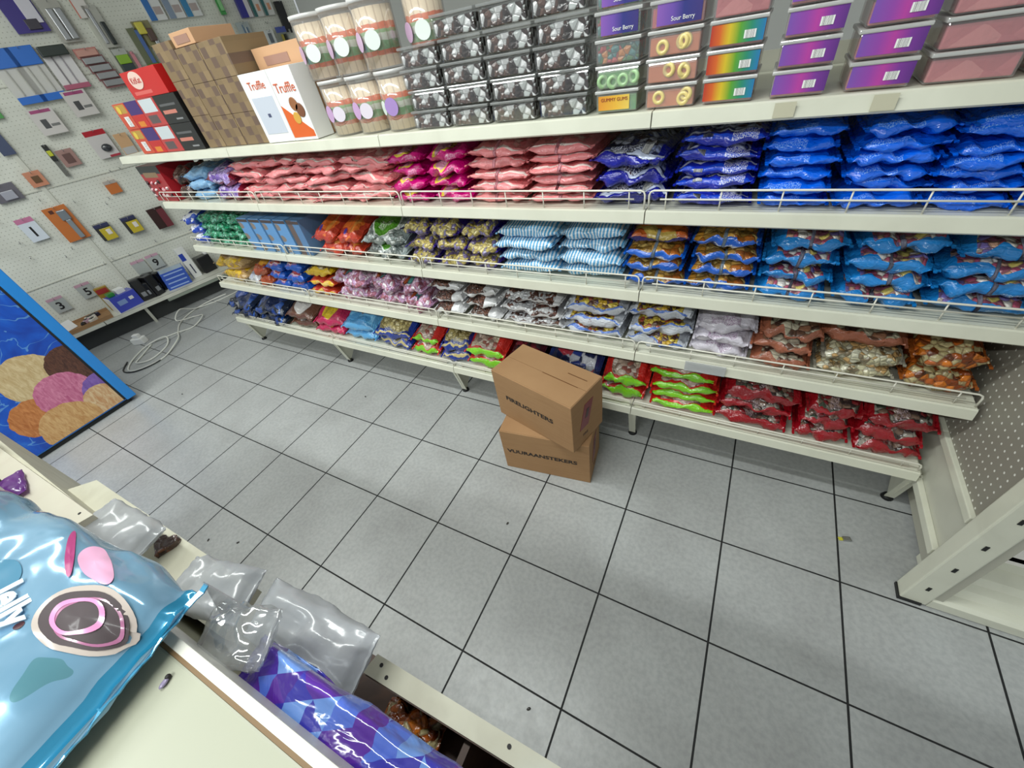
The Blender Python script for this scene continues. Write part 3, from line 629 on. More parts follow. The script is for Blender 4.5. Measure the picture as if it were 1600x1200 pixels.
for i, nm in enumerate(['leftmost', 'second', 'third', 'fourth', 'rightmost']):
    x = .585 + i * .104
    o = carton('display_carton', x, x + .088, .0, .27, SZ[3] + .002, SZ[3] + .178, m_lbc if i < 4 else carton_print('grey_blue_carton', '#5f86b0', [(0, .45, 0, 1, '#6e5f58')]), '%s of the five upright light blue cartons on the middle shelf' % nm if i not in (0, 4) else '%s of the light blue cartons on the middle shelf' % nm, 'carton', 'light blue cartons')
    b = NB(); box(b, -.044, .044, -.1362, -.1352, .158, .172); obj('tear_strip', b, lbl('#54483f'), o)

# ------------------------------------------------------------------ far left end of the upper fenced shelf
o = carton('sweet_carton', -.11, .12, .0, .2, SZ[2] + .002, SZ[2] + .185, carton_print('red_black_carton', '#a8202a', [(0, 1, .78, 1, '#1e2226'), (.15, .8, .68, .82, '#8a6f50'), (0, .12, .1, .6, '#5a2a30')]), 'red and black printed carton of round sweets at the left end, upper fenced shelf', 'carton')
rnd = random.Random(5)
for k in range(14):
    b = NB(); cyl(b, (-.09 + (k % 5) * .045 + rnd.uniform(-.01, .01), -.1005, .03 + (k // 5) * .035 + rnd.uniform(-.008, .008)), (-.09 + (k % 5) * .045, -.103, .03 + (k // 5) * .035), .009, .009, 10)
    obj('printed_sweet', b, lbl(['#e9d8d8', '#3a2a2c', '#d8a8b0'][k % 3]), o)
o = carton('sweet_box', -.02, .13, .06, .24, SZ[3] + .002, SZ[3] + .04, carton_print('red_flat_box', '#a82424', []), 'x', 'carton'); bpy.data.objects.remove(o.children[0]); bpy.data.objects.remove(o)

# ------------------------------------------------------------------ top shelf
Z1 = SZ[1] + .002
m_lid = clear('frosted_lid', '#f4f4f4', .30, .14, .45, '#efefec')
m_tub = clear('clear_tub', '#fbf9f9', .14, .08, .10, '#e4e0e0')
def mix_mat(name, cols, scale=40, gap=.5, rough=.3, metal=0.0, bumpk=1.2):
    if name in MATS: return MATS[name]
    n = NT(name); oc = n.coords()
    vo = n.new('ShaderNodeTexVoronoi', feature='F1'); n.link(oc, vo.inputs['Vector']); vo.inputs['Scale'].default_value = scale
    sc = n.new('ShaderNodeSeparateColor'); n.link(vo.outputs['Color'], sc.inputs[0])
    c = n.ramp(sc.outputs[0], [(i / len(cols), hexc(h)) for i, h in enumerate(cols)], 'CONSTANT')
    ed = n.voro(oc, scale, 'DISTANCE_TO_EDGE')['Distance']
    n.link(n.mix(n.math('MULTIPLY', n.math('LESS_THAN', ed, .08), gap), c, (.02, .015, .012, 1)), n.b.inputs['Base Color'])
    n.set(rough, metal, coat=.5); n.bump(n.math('ADD', n.math('MULTIPLY', ed, bumpk), n.math('MULTIPLY', n.noise(oc, 90, 2), .3)), .8, .006)
    MATS[name] = n.m; return n.m
m_choc = mix_mat('choc_foil_mix', ['#3c2824', '#d9dedb', '#5a3c32', '#ffffff', '#2c1c1a', '#6a4c40', '#e8ecea', '#44302a'], 58, .5, .16, 0.0, 2.2)
m_sour = mix_mat('mixed_sour_strips', ['#3f7f4a', '#c04a4a', '#4a8a8a', '#d08a4a', '#2f6a5a'], 75)
m_redg = mix_mat('red_gummy', ['#c9646a', '#bf5860', '#d47c7c'], 14, .0, .5)
m_peach = plain('peach_jelly', '#d9845a', .4, coat=.3)
m_ring = plain('pale_yellow_jelly', '#ead48a', .35, coat=.3)
m_gring = plain('pale_green_jelly', '#a9cf9a', .35, coat=.3)
m_gbase = plain('green_jelly', '#6fae6a', .35, coat=.3)
def grad_mat(name, stops):
    if name in MATS: return MATS[name]
    n = NT(name); X, Y, Z = n.sep(n.coords('Generated')); n.link(n.ramp(X, [(p, hexc(c)) for p, c in stops]), n.b.inputs['Base Color']); n.set(.35, coat=.4); MATS[name] = n.m; return n.m
m_rain = grad_mat('rainbow_label', [(0, '#b8321e'), (.18, '#d8641e'), (.36, '#d9bc22'), (.55, '#5aa028'), (.75, '#1f8a6a'), (1, '#1a78b0')])
m_purl = grad_mat('purple_label', [(0, '#7a4fae'), (.3, '#9440a8'), (.5, '#b83aa0'), (.75, '#7a2f98'), (1, '#5a2480')])
m_frut = grad_mat('violet_teal_label', [(0, '#8a5ab4'), (.35, '#6a4aa8'), (.6, '#2a2f80'), (1, '#3a2f78')])
def ring(bm, c, R, r, tilt, mi=0):
    pts = []; n = 14
    vs = []
    for i in range(n):
        a = 2 * PI * i / n; row = []
        for j in range(8):
            t = 2 * PI * j / 8
            p = Vector(((R + r * math.cos(t)) * math.cos(a), r * math.sin(t), (R + r * math.cos(t)) * math.sin(a)))
            row.append(bm.verts.new(Matrix.Rotation(tilt, 3, 'Z') @ p + Vector(c)))
        vs.append(row)
    for i in range(n):
        for j in range(8): f = bm.faces.new((vs[i][j], vs[(i + 1) % n][j], vs[(i + 1) % n][(j + 1) % 8], vs[i][(j + 1) % 8])); f.smooth = True
def tub_bms(w, d, h):
    t = NB(); box(t, -w / 2 + .003, w / 2 - .003, 0, d, 0, h - .008, .004)
    l = NB(); box(l, -w / 2, w / 2, -.003, d + .003, h - .008, h - .001, .002)
    c = NB(); box(c, -w / 2 + .006, w / 2 - .006, .004, d - .004, .002, h - .013, .003)
    return t, l, c
m_chl = clear('clear_box_lid', '#f6f6f6', .20, .10, .22, '#c8cac8'); m_chb = clear('clear_box', '#f8f8f8', .12, .06)
def tub(x0, x1, z, h, content, label, group, sticker=None, st_rect=None, rings=None, txt=None, d=.15):
    w = x1 - x0 - .006
    o = empty('sweet_tub', ((x0 + x1) / 2 + random.Random(int(x0 * 1000 + z * 777)).uniform(-.002, .002), .002, z), 0, label, 'tub', group)
    t, l, c = tub_bms(w, d, h)
    obj('contents', c, content, o, False); obj('container', t, m_chb if content is m_choc else m_tub, o); obj('lid', l, m_chl if content is m_choc else m_lid, o)
    if rings:
        rr = random.Random(int(x0 * 999 + z * 555))
        for k in range(rings[1]):
            b = NB(); ring(b, (-w / 2 + .016 + rr.uniform(0, w - .032) if rings[1] < 4 else -w / 2 + .018 + k * (w - .034) / (rings[1] - 1), .0035, .014 + rr.uniform(0, .012)), .0105, .005, rr.uniform(-.5, .5)); obj('ring_sweet', b, rings[0], o)
    if sticker:
        a, c_, e, f = st_rect or (-.46, .46, .12, .82)
        b = NB(); box(b, a * w, c_ * w, -.0012, .0, e * h, f * h); s = obj('label', b, sticker, o)
        return o, s, w
    return o, None, w
def barcode(parent, w, x, h, z, s=.022, y=-.0022):
    b = NB(); box(b, x, x + s, y, y + .0008, z, z + s * .62); return obj('barcode', b, M_bar, parent)
names = ['bottom', 'second', 'third', 'top']
H = .049
seq = [('a', 2.568, 2.685), ('b', 2.693, 2.818), ('c', 2.826, 2.943), ('d', 2.965, 3.077), ('e', 3.098, 3.213), ('f', 3.223, 3.362), ('g', 3.37, 3.51)]
for key, x0, x1 in seq:
    for i in range(5 if key in 'abcdef' else 4):
        z = Z1 + i * (H + .001); lvl = ['bottom', 'second from bottom', 'middle', 'fourth from bottom', 'topmost'][i]
        if key == 'a':
            if i == 0:
                o, s, w_ = tub(x0, x1, z, H, m_gbase, 'clear tub with an orange and yellow label at the foot of the leftmost tub column', None, grad_mat('orange_yellow_label', [(0, '#e0932a'), (.6, '#e8b63a'), (1, '#e8c85a')]), (-.42, .3, .12, .75))
                text('label_text', 'GUMMY GUMS', .0105, M_redink, s, (-.005, -.0018, .028), (PI / 2, 0, 0), .0003)
            elif i == 1: o, s, w_ = tub(x0, x1, z, H, m_gbase, 'clear tub of pale green ring sweets in the leftmost tub column', None, rings=(m_gring, 4))
            elif i == 2: o, s, w_ = tub(x0, x1, z, H, m_sour, 'clear tub of mixed green and red sour sweets in the leftmost tub column', None)
            else:
                o, s, w_ = tub(x0, x1, z, H, m_sour, 'tub with a violet label, %s of the leftmost tub column' % lvl, 'violet labelled tubs', m_frut, (-.36, .42, .1, .9))
                text('label_text', 'Sour Berry', .011, M_paper, s, (.012, -.0018, .014), (PI / 2, 0, 0), .0003)
        elif key == 'b':
            if i < 3: o, s, w_ = tub(x0, x1, z, H, m_peach, 'clear tub of peach ring sweets, %s in its column' % lvl, 'peach ring tubs', rings=(m_ring, 3))
            else:
                o, s, w_ = tub(x0, x1, z, H, m_redg, 'tub with a violet label above the peach rings, %s in its column' % lvl, 'violet labelled tubs', m_frut, (-.36, .42, .1, .9))
                text('label_text', 'Sour Berry', .011, M_paper, s, (.012, -.0018, .014), (PI / 2, 0, 0), .0003)
        elif key == 'c':
            if i < 3:
                o, s, w_ = tub(x0, x1, z, H, m_redg, 'tub with a rainbow label, %s in its column' % lvl, 'rainbow labelled tubs', m_rain); barcode(s, w_, .014, H, .012)
            else: o, s, w_ = tub(x0, x1, z, H, m_redg, 'clear tub of red sweets above the rainbow labels, %s in its column' % lvl, 'red tubs above the rainbow labels')
        elif key in 'de':
            if i < 4:
                o, s, w_ = tub(x0, x1, z, H, m_redg, 'tub with a purple label, %s in the %s purple column' % (lvl, 'left' if key == 'd' else 'right'), 'purple labelled tubs', m_purl, (-.44, .47, .13, .84)); barcode(s, w_, .008, H, .014)
            else: o, s, w_ = tub(x0, x1, z, H, m_redg, 'clear tub without a label on top of the %s purple column' % ('left' if key == 'd' else 'right'), None)
        else: o, s, w_ = tub(x0, x1, z, H, m_redg, 'clear tub of red sweets, %s in the %s all-red column' % (lvl, 'left' if key == 'f' else 'right'), 'red tubs at the right end of the top shelf')
# chocolate boxes, four columns
for c_ in range(4):
    for i in range(5 if c_ > 0 else 4):
        x0 = 1.955 + c_ * .151 + (.006 if i % 2 else -.004)
        o, s, w_ = tub(x0, x0 + .148, Z1 + i * .0525, .0515, m_choc, 'clear box of brown and silver chocolates, %s in the %s chocolate column' % (['bottom', 'second', 'third', 'fourth', 'top'][i], ['leftmost', 'second', 'third', 'rightmost'][c_]), 'chocolate boxes on the top shelf', d=.17)
# wafer jars
def wafer_mat():
    n = NT('wafer_bands'); X, Y, Z = n.sep(n.coords('Generated')); oc = n.coords()
    a = n.new('ShaderNodeMath', operation='ARCTAN2'); x_, y_, z_ = n.sep(oc); n.link(y_, a.inputs[0]); n.link(x_, a.inputs[1])
    st = n.math('FRACT', n.math('MULTIPLY', a.outputs[0], 2.6)); gr = n.math('LESS_THAN', st, .2)
    zz = n.math('ADD', Z, n.math('MULTIPLY', n.math('SUBTRACT', n.noise(oc, 60, 2), .5), .06))
    c = n.ramp(zz, [(0, hexc('#ecd3a8')), (.20, hexc('#e06a30')), (.29, hexc('#7db077')), (.44, hexc('#d2d8c8')), (.56, hexc('#8fb87c')), (.62, hexc('#e06a30')), (.73, hexc('#f3e2c4'))], 'CONSTANT')
    n.link(n.mix(n.math('MULTIPLY', gr, .35), c, hexc('#8a5a34')), n.b.inputs['Base Color']); n.set(.4); n.bump(st, .5, .004); return n.m
m_waf = wafer_mat()
def jar(x, y, z, h, r, label, stick):
    o = empty('wafer_jar', (x, y, z), 0, label, 'jar', 'clear jars of banded wafers')
    b = NB(); cyl(b, (0, 0, .004), (0, 0, h * .86), r * .93, r * .93, 26); obj('contents', b, m_waf, o)
    b = NB(); cyl(b, (0, 0, 0), (0, 0, h * .94), r, r, 28); obj('container', b, m_tub, o)
    b = NB(); cyl(b, (0, 0, h * .93), (0, 0, h - .001), r * 1.03, r * 1.03, 28); obj('lid', b, clear('pale_jar_lid', '#ffffff', .2, .15, .6, '#f4f2f0'), o)
    for k, (dx, dz, c, s) in enumerate(stick):
        a = dx; s *= 1.35; b = NB(); px, py = math.sin(a) * r, -math.cos(a) * r
        cyl(b, (px, py, h * .42 + dz), (px * 1.02, py * 1.02, h * .42 + dz), s, s, 18); obj('round_label', b, lbl(c), o)
for i, (x, nm) in enumerate([(1.60, 'left'), (1.735, 'middle'), (1.87, 'right')]):
    jar(x, .07, Z1, .165, .064, 'clear jar of banded wafers, %s jar of the lower row' % nm, [(-.35, 0, '#c9a0d0', .019), (.35, -.003, '#e6dcea', .017)] if i != 2 else [(.1, 0, '#a98ac8', .019), (-.55, -.002, '#e4eee6', .015)])
for i, (x, nm) in enumerate([(1.575, 'leftmost'), (1.71, 'second'), (1.845, 'third'), (1.98, 'rightmost')]):
    jar(x, .075 + .08 * (i == 3) , Z1 + .167 if i < 3 else Z1 + .167, .17, .064, 'clear jar of banded wafers, %s jar of the upper row' % nm, [(-.5, 0, '#d3b0d0', .018), (.4, 0, '#e8f0ea', .018)])
# white truffle cartons
for i, (x0, x1, nm) in enumerate([(1.175, 1.335, 'left'), (1.342, 1.475, 'right')]):
    o = carton('truffle_carton', x0, x1, .0, .085, Z1, Z1 + .225, M_paper, 'tall white truffle carton, %s one of the pair on the top shelf' % nm, 'carton', 'white truffle cartons', rot=.03 * (1 - i))
    w_ = x1 - x0
    if i == 0:
        b = NB(); box(b, -w_ * .38, w_ * .38, -.0435, -.0425, .03, .15); obj('fact_panel', b, lbl('#ccd2de'), o)
        b = NB(); box(b, -w_ * .05, w_ * .05, -.0442, -.0434, .085, .097); obj('printed_mark', b, lbl('#4a5070'), o)
    else:
        b = NB(); prism(b, [(-w_ * .48, .01), (w_ * .46, .01), (w_ * .46, .03), (-w_ * .48, .115)], 'y', -.0435, -.0425); obj('orange_corner', b, lbl('#e2641c'), o)
        for (px, pz, rr, c) in [(.01, .115, .022, '#9a6238'), (.034, .095, .023, '#7c4a2a'), (.0, .072, .02, '#d9a640')]:
            b = NB(); cyl(b, (px, -.0435, pz), (px, -.0448, pz), rr, rr * .9, 18); obj('printed_truffle', b, lbl(c), o)
    text('label_text', 'Truffle', .042 if i else .036, lbl('#d9633a'), o, (0, -.0438, .185 if i == 0 else .165), (PI / 2, 0, 0), .0004)
# brown cartons with dark squares
def brown_print():
    n = NT('brown_square_print'); oc = n.coords(); X, Y, Z = n.sep(oc)
    fx = n.math('FLOOR', n.math('DIVIDE', X, .036)); fz = n.math('FLOOR', n.math('DIVIDE', Z, .032))
    ck = n.math('MODULO', n.math('ABSOLUTE', n.math('ADD', fx, n.math('MULTIPLY', fz, 1.0))), 3.0)
    k = n.math('LESS_THAN', ck, .5)
    wn = n.new('ShaderNodeTexWhiteNoise', noise_dimensions='2D'); cb = n.new('ShaderNodeCombineXYZ'); n.link(fx, cb.inputs[0]); n.link(fz, cb.inputs[1]); n.link(cb.outputs[0], wn.inputs['Vector'])
    base = n.mix(wn.outputs['Value'], hexc('#7b664a'), hexc('#8f7858'))
    n.link(n.mix(n.math('MULTIPLY', k, .7), base, hexc('#5f4a46')), n.b.inputs['Base Color']); n.set(.55, coat=.1); return n.m
m_bp = brown_print(); m_pc = plain('peach_carton', '#cfa27c', .5)
for c_, (x0, x1, nh) in enumerate([(.71, .842, 3), (.846, 1.0, 3), (1.004, 1.168, 3)]):
    for i in range(nh):
        h = .122 if c_ == 0 else .112
        carton('printed_carton', x0, x1, .01, .2, Z1 + i * (h + .001), Z1 + i * (h + .001) + h, m_bp, 'brown carton printed with dark squares, %s of the %s brown column' % (['bottom', 'middle', 'top'][i], ['left', 'middle', 'right'][c_]), 'carton', 'brown square-printed cartons')
for x0, x1, y0, z0, z1, nm in [(.85, 1.09, .13, Z1 + .341, Z1 + .40, 'left'), (1.10, 1.36, .10, Z1 + .23, Z1 + .335, 'right')]:
    if nm == 'left': o = carton('peach_carton', .848, .995, .02, .2, Z1 + .341, Z1 + .385, m_pc, 'peach coloured carton lying on top of the middle brown column', 'carton')
    else: o = carton('peach_carton', 1.18, 1.45, .10, .22, Z1, Z1 + .29, m_pc, 'tall peach coloured carton standing behind the white truffle cartons', 'carton')
    b = NB()
    if nm == 'left': box(b, -.05, .045, -.0915, -.0905, .008, .032)
    else: box(b, -.08, .06, -.0615, -.0605, .235, .262)
    obj('printed_panel', b, lbl('#a88070'), o)
# red and dark bar cartons at the left end of the top shelf
mA = carton_print('orange_red_carton', '#c8472c', [(.1, .9, .62, .95, '#b8903a'), (.35, .75, .12, .5, '#e8e0dc')])
mB = carton_print('violet_red_carton', '#c01818', [(0, 1, .5, 1, '#3a1a6c'), (.2, .7, .05, .25, '#d8801c')])
mC = carton_print('silver_red_carton', '#b83a3a', [(.1, .9, .5, .97, '#c9d0d4'), (.15, .7, .1, .4, '#5a4a4c')])
mD = carton_print('black_carton', '#131315', [(.1, .8, .62, .7, '#5a5a5c'), (.1, .7, .35, .48, '#c87a6a'), (.5, .8, .12, .18, '#8a8a8c')])
for c_, (x0, x1, m, d_) in enumerate([(.095, .215, mA, 'orange and red bar carton'), (.218, .34, mB, 'violet and red bar carton'), (.343, .50, mC, 'red and silver bar carton'), (.503, .69, mD, 'black bar carton')]):
    for i in range(2):
        o = carton('bar_carton', x0, x1, .0, .17, Z1 + i * .109, Z1 + i * .109 + .108, m, '%s, %s of two at the left end of the top shelf' % (d_, ['lower', 'upper'][i]), 'carton', 'bar cartons at the left end of the top shelf')
        if c_ == 0: b = NB(); box(b, -.005, .03, -.0862, -.0854, .012, .05); obj('barcode', b, M_bar, o)
        if c_ == 0:
            b = NB(); cyl(b, (-.02, -.0852, .082), (-.02, -.0862, .082), .016, .016, 16); obj('yellow_spot', b, lbl('#e0c23a'), o)
o = carton('red_bar_carton', .35, .66, .0, .16, Z1 + .218, Z1 + .315, carton_print('red_wafer_carton', '#c41c1c', [(.1, .6, .12, .25, '#d8605a')]), 'bright red carton with white oval emblem lying on the bar cartons', 'carton')
b = NB(); b2 = Matrix.Diagonal((1.0, 1, .62, 1)); cyl(b, (0, 0, 0), (0, -.0012, 0), .055, .055, 26); obj('oval_emblem', b, lbl('#e8c8bc'), o, loc=(-.05, -.0805, .062)).scale = (1, 1, .58)
text('emblem_text', 'KitKat', .032, lbl('#b81818'), o, (-.05, -.0822, .061), (PI / 2, 0, .0), .0004)

# ------------------------------------------------------------------ two cardboard boxes on the floor
def cbox(cx, cy, z, w, d, h, ang, words, label):
    o = empty('cardboard_box', (cx, cy, z), ang, label, 'box', None)
    b = NB(); box(b, -w / 2, w / 2, -d / 2, d / 2, .0005, h, .003); body = obj('box_body', b, M_card, o)
    for s in (-1, 1):
        b = NB(); box(b, -w / 2 + .003, w / 2 - .003, .001 if s > 0 else -d / 2 + .003, d / 2 - .003 if s > 0 else -.001, h - .001, h + .0018); obj('top_flap', b, M_card, o)
    b = NB(); box(b, -w * .02, w * .40, -.003, .0, h + .0015, h + .0022); obj('glue_mark', b, lbl('#6a4426'), o)
    b = NB(); box(b, w * .2, w * .42, d * .22, d * .24, h + .0015, h + .0022); obj('glue_mark', b, lbl('#6a4426'), o)
    text('printed_word', words, .030, M_ink, o, (-w * .04, -d / 2 - .0008, h * .50), (PI / 2, 0, 0), .0003, bold=.0007, sx=1.32 if len(words) < 13 else 1.22)
    b = NB(); prism(b, [(-.055, .085), (.0, .085), (.035, .2), (-.02, .2)], 'x', w / 2 + .0002, w / 2 + .0012); p = obj('red_panel', b, lbl('#7c1f26'), o)
    b = NB(); prism(b, [(-.02, .13), (-.002, .13), (.008, .17), (-.008, .17)], 'x', w / 2 + .0012, w / 2 + .0018); obj('printed_figure', b, lbl('#3a1216'), p)
    text('printed_code', 'FIRE', .018, lbl('#4a2c1c'), o, (w / 2 + .0008, -.02, .045), (PI / 2, 0, PI / 2), .0003)
    return o
cbox(2.4255, -.2075, 0, .386, .205, .248, .127, 'VUURAANSTEKERS', 'lower cardboard box lettered VUURAANSTEKERS, standing on the floor tiles')
cbox(2.4235, -.190, .2515, .392, .200, .2485, -.262, 'FIRELIGHTERS', 'upper cardboard box lettered FIRELIGHTERS, turned askew on the box below')

# ------------------------------------------------------------------ goods hanging on the pegboard wall
m_clr = clear('blister_plastic', '#f4f4f4', .22, .08, .12)
def hook(s, z, L=.09):
    b = NB(); tube(b, smooth_path([(s, .004, z + .012), (s, -.012, z + .012), (s, -.02, z), (s, -L, z), (s, -L - .006, z + .012)], 3), .0022, 6)
    obj('peg_hook', b, M_steel, wall)
def wl(s, y, z): return WP0 + WD * s - WN * y + Vector((0, 0, z))
def hang(name, s, z, w, h, t, label, cat, col, extras=(), y=-.03, mat=None, tilt=0.0, group=None, hk=True):
    """thin card hanging on a hook; extras = (part name, x0,x1,z0,z1 in fractions, colour or material, thickness)"""
    w *= 1.22; h *= 1.12; t *= 1.3
    o = empty(name, WP0 + WD * s + WN * (-y), WROT, label, cat, group); o.location.z = z
    if tilt: o.rotation_euler = (0, tilt, WROT)
    b = NB(); box(b, -w / 2, w / 2, 0, t, -h / 2, h / 2, min(.0008, t * .3)); obj('card', b, mat or lbl(col), o)
    for (nm, a, c, d, e, m, th) in extras:
        b = NB(); box(b, a * w, c * w, -th * (1.6 if th > .002 else 1), 0, d * h, e * h, min(th * .35, .006)); obj(nm, b, m if not isinstance(m, str) else lbl(m), o)
    if hk: hook(s, z + h / 2 - .01, -y + .03)
    return o
hang('purple_packet', .0, 2.08, .15, .20, .02, 'purple packet with a white pattern hanging at the top left corner', 'packet', '#3a2a86', [('white_patch', .02, .46, -.3, .4, '#dcd8e2', .006), ('dark_patch', -.1, .3, -.44, -.2, '#3a3440', .008)])
hang('cutlery_packet', .17, 2.01, .10, .20, .004, 'clear packet of shiny metal cutlery beside the purple packet', 'packet', '#b8b6ac', [('spoon_bundle', -.3, .0, -.45, .3, M_steel, .012), ('spoon_bundle', .05, .4, -.45, .3, M_steel, .016)])
hang('white_tag', .34, 2.08, .07, .12, .003, 'white card with a red edge above the black-handled knife', 'card', '#e4ded8', [('red_edge', -.5, -.42, -.5, .5, '#d8705a', .001)])
hang('knife_packet', .385, 1.96, .07, .21, .004, 'knife with a black handle in clear wrapping', 'packet', '#b9b8ae', [('handle', .05, .4, -.45, .1, '#1c2422', .02), ('blade', -.35, -.12, -.4, .42, M_steel, .006)])
for i, (s, nm) in enumerate([(-.27, 'left'), (-.15, 'right')]):
    hang('tissue_packet', s, 1.76, .125, .27, .02, 'blue and white packet, %s one of the pair on the wall' % nm, 'packet', '#d4d2cc', [('blue_header', -.5, .5, .16, .5, '#1f6fd0', .01), ('blue_footer', -.5, .5, -.5, -.36, '#1f6fd0', .008), ('rib', -.2, -.14, -.34, .14, '#b8b6ae', .006), ('rib', .2, .26, -.34, .14, '#b8b6ae', .006)], group='blue and white packets on the wall')
hang('candle_packet', .02, 1.77, .13, .22, .03, 'white packet with a dark leafy top and pink foot', 'packet', '#e8e4e4', [('dark_header', -.5, .5, .26, .5, '#26302a', .03), ('pink_foot', -.5, .5, -.5, -.38, '#b8607a', .012), ('fold', -.22, -.16, -.38, .26, '#8a8488', .004), ('fold', .1, .16, -.38, .26, '#a8a2a8', .004)])
for i, (s, z, nm) in enumerate([(-.285, 1.50, 'left'), (-.035, 1.565, 'right')]):
    hang('fold_card', s, z, .12, .14, .02, 'white card with a magenta heading, %s one of two below the packets' % nm, 'card', '#d6d0cc', [('heading', -.4, .4, .34, .46, '#a8487a', .001), ('printed_figure', -.25, .0, -.25, .1, '#4a4a4c', .001), ('printed_line', .05, .4, -.2, -.1, '#7a7a78', .001)], y=-.06, group='white cards with magenta headings')
for k in range(5):
    hang('silver_packet', .20 + .012 * k, 1.83 - .046 * k, .115, .05, .02, 'striped pink and silver packet, %s of the ladder of five on the wall' % ['topmost', 'second', 'third', 'fourth', 'lowest'][k], 'packet', '#c9837a' if k == 0 else '#8a5a5a', [('foil_front', -.45, .45, -.3, .35, M_steel if k else '#cf9a8c', .006)], y=-.05, group='pink and silver packets in a ladder', hk=(k == 0))
hang('lime_packet', .40, 1.74, .075, .16, .01, 'clear packet with lime and dark green sticks', 'packet', '#5a6450', [('lime_tips', -.45, .45, .0, .3, '#8cb82a', .012), ('dark_sticks', -.45, .45, -.45, 0, '#2c3a3c', .012), ('clear_header', -.5, .5, .3, .5, '#b9bab4', .003)])
hang('pink_bar', .475, 1.71, .02, .17, .008, 'narrow pink strip hanging right of the lime packet', 'packet', '#d88a94')
hang('blue_green_packet', .575, 1.80, .075, .24, .008, 'long packet with slanting blue and olive stripes', 'packet', '#6a7050', [('blue_stripe', .0, .3, -.4, .45, '#4a6aa8', .006), ('olive_base', -.45, .4, -.48, -.3, '#5a7a2a', .007)])
hang('yellow_toy_packet', .645, 1.89, .10, .14, .006, 'small packet of yellow and brown pieces above the brown cartons', 'packet', '#8a8458', [('yellow_piece', -.4, .05, .0, .45, '#d8cc4a', .02), ('brown_piece', .0, .4, -.3, .2, '#5a4238', .018), ('silver_piece', .2, .45, -.48, -.2, M_steel, .015)])
for i, (s, c1, nm) in enumerate([(.79, '#2f74bc', 'leftmost'), (.93, '#8a9ab0', 'middle'), (1.06, '#2f86b8', 'rightmost')]):
    hang('blue_box', s, 2.07, .10, .20, .05, '%s of the three tall blue and white boxes at the top of the wall' % nm, 'box', '#e6e6e4', [('blue_side', -.5, -.12, -.5, .5, c1, .004), ('printed_panel', -.05, .4, -.35, -.15, '#b8a8a4', .001)], group='blue and white boxes at the top of the wall')
hang('green_brush', 1.29, 2.06, .035, .20, .012, 'narrow green brush hanging right of the blue boxes', 'brush', '#3f9a4a', [('bristles', -.3, .3, -.4, .3, '#8fd08c', .012)])
hang('violet_box', 1.48, 2.02, .08, .19, .05, 'dark violet box at the top, right of the green brush', 'box', '#2e2c90', [('white_side', .1, .5, -.5, .5, '#d8d4d8', .002)])
for i, (s, nm) in enumerate([(1.585, 'left'), (1.685, 'right')]):
    hang('bottle_pack', s, 2.0, .075, .16, .04, 'white and teal packet, %s one beside the violet box' % nm, 'packet', '#d8d8d4', [('teal_side', -.5, -.2, -.5, .5, '#2f6a6a', .004), ('orange_mark', .0, .3, -.3, -.05, '#d89a7a', .001)], group='white and teal packets')
hang('black_comb', 1.80, 1.90, .06, .17, .02, 'black comb set hanging left of the wafer jars', 'comb', '#15171a', [('tooth', -.4, -.2, -.62, -.5, '#15171a', .01), ('tooth', .1, .3, -.66, -.5, '#15171a', .01)])
hang('blue_stick_pack', 1.40, 1.80, .09, .16, .01, 'clear packet of thin blue and white sticks above the peach carton', 'packet', '#b0b8b8', [('stick', -.1 + .12 * 0, -.04, -.5, .4, '#5a7a9a', .006), ('stick', .06, .12, -.5, .3, '#dfe4e8', .006), ('stick', .2, .26, -.5, .3, '#5a7a9a', .006)])
hang('swirl_card', 1.60, 1.76, .07, .10, .004, 'white card with a dark scissors shape, behind the wafer jars', 'card', '#dcdedc', [('dark_shape', -.2, .2, -.3, .3, '#6a7078', .003)])
hang('battery_card', 1.72, 1.76, .08, .12, .004, 'blue topped card of small yellow and black cells', 'card', '#8a8f88', [('blue_header', -.5, .5, .2, .5, '#4a5aa8', .002), ('cell', -.2, .0, -.35, .1, '#a89a3a', .012), ('cell', .1, .3, -.35, .1, '#2a2a20', .012)])
hang('red_pair_card', 1.27, 1.74, .10, .06, .004, 'small white and red card peeping over the brown cartons', 'card', '#e6d4cc', [('red_block', .15, .45, -.4, .3, '#d8705a', .002)])
hang('red_card', -.08, 1.305, .115, .17, .003, 'white card with a red header and a dark round product', 'card', '#d8d2d0', [('red_header', -.5, .5, .3, .48, '#b81c2c', .001), ('red_footer', .0, .5, -.5, -.42, '#b83a4a', .001)])
o = [x for x in bpy.data.objects if x.name.startswith('red_card')][0]
b = NB(); bmesh.ops.create_icosphere(b, subdivisions=3, radius=.034, matrix=Matrix.Diagonal((1, .45, .8, 1))); obj('dark_product', b, plain('smoky_plastic', '#3a3c42', .15, coat=.8), o, True, loc=(.012, -.014, -.03))
hang('peach_card', .065, 1.27, .075, .13, .003, 'pale peach card with a white foot beside the red-headed card', 'card', '#dcb084', [('white_foot', -.45, .45, -.48, -.15, '#c9c6c4', .001)])
hang('screwdriver', -.405, 1.27, .022, .19, .012, 'black and yellow handled tool with a grey blade', 'tool', '#6a6a64', [('black_handle', -.6, .6, .0, .5, '#1c1e1a', .008), ('yellow_grip', -.5, .5, .15, .32, '#c8cc2a', .010)])
hang('brown_pad', -.325, 1.27, .085, .10, .008, 'brownish pink pad in clear wrapping right of the tool', 'packet', '#a8827a', [('dark_core', -.25, .25, -.3, .25, '#6a4a44', .004)])
hang('orange_pad', -.585, 1.195, .08, .09, .006, 'small orange card with a brown centre at the left', 'packet', '#d08a6a', [('brown_core', -.2, .25, -.25, .2, '#6a4a28', .004)])
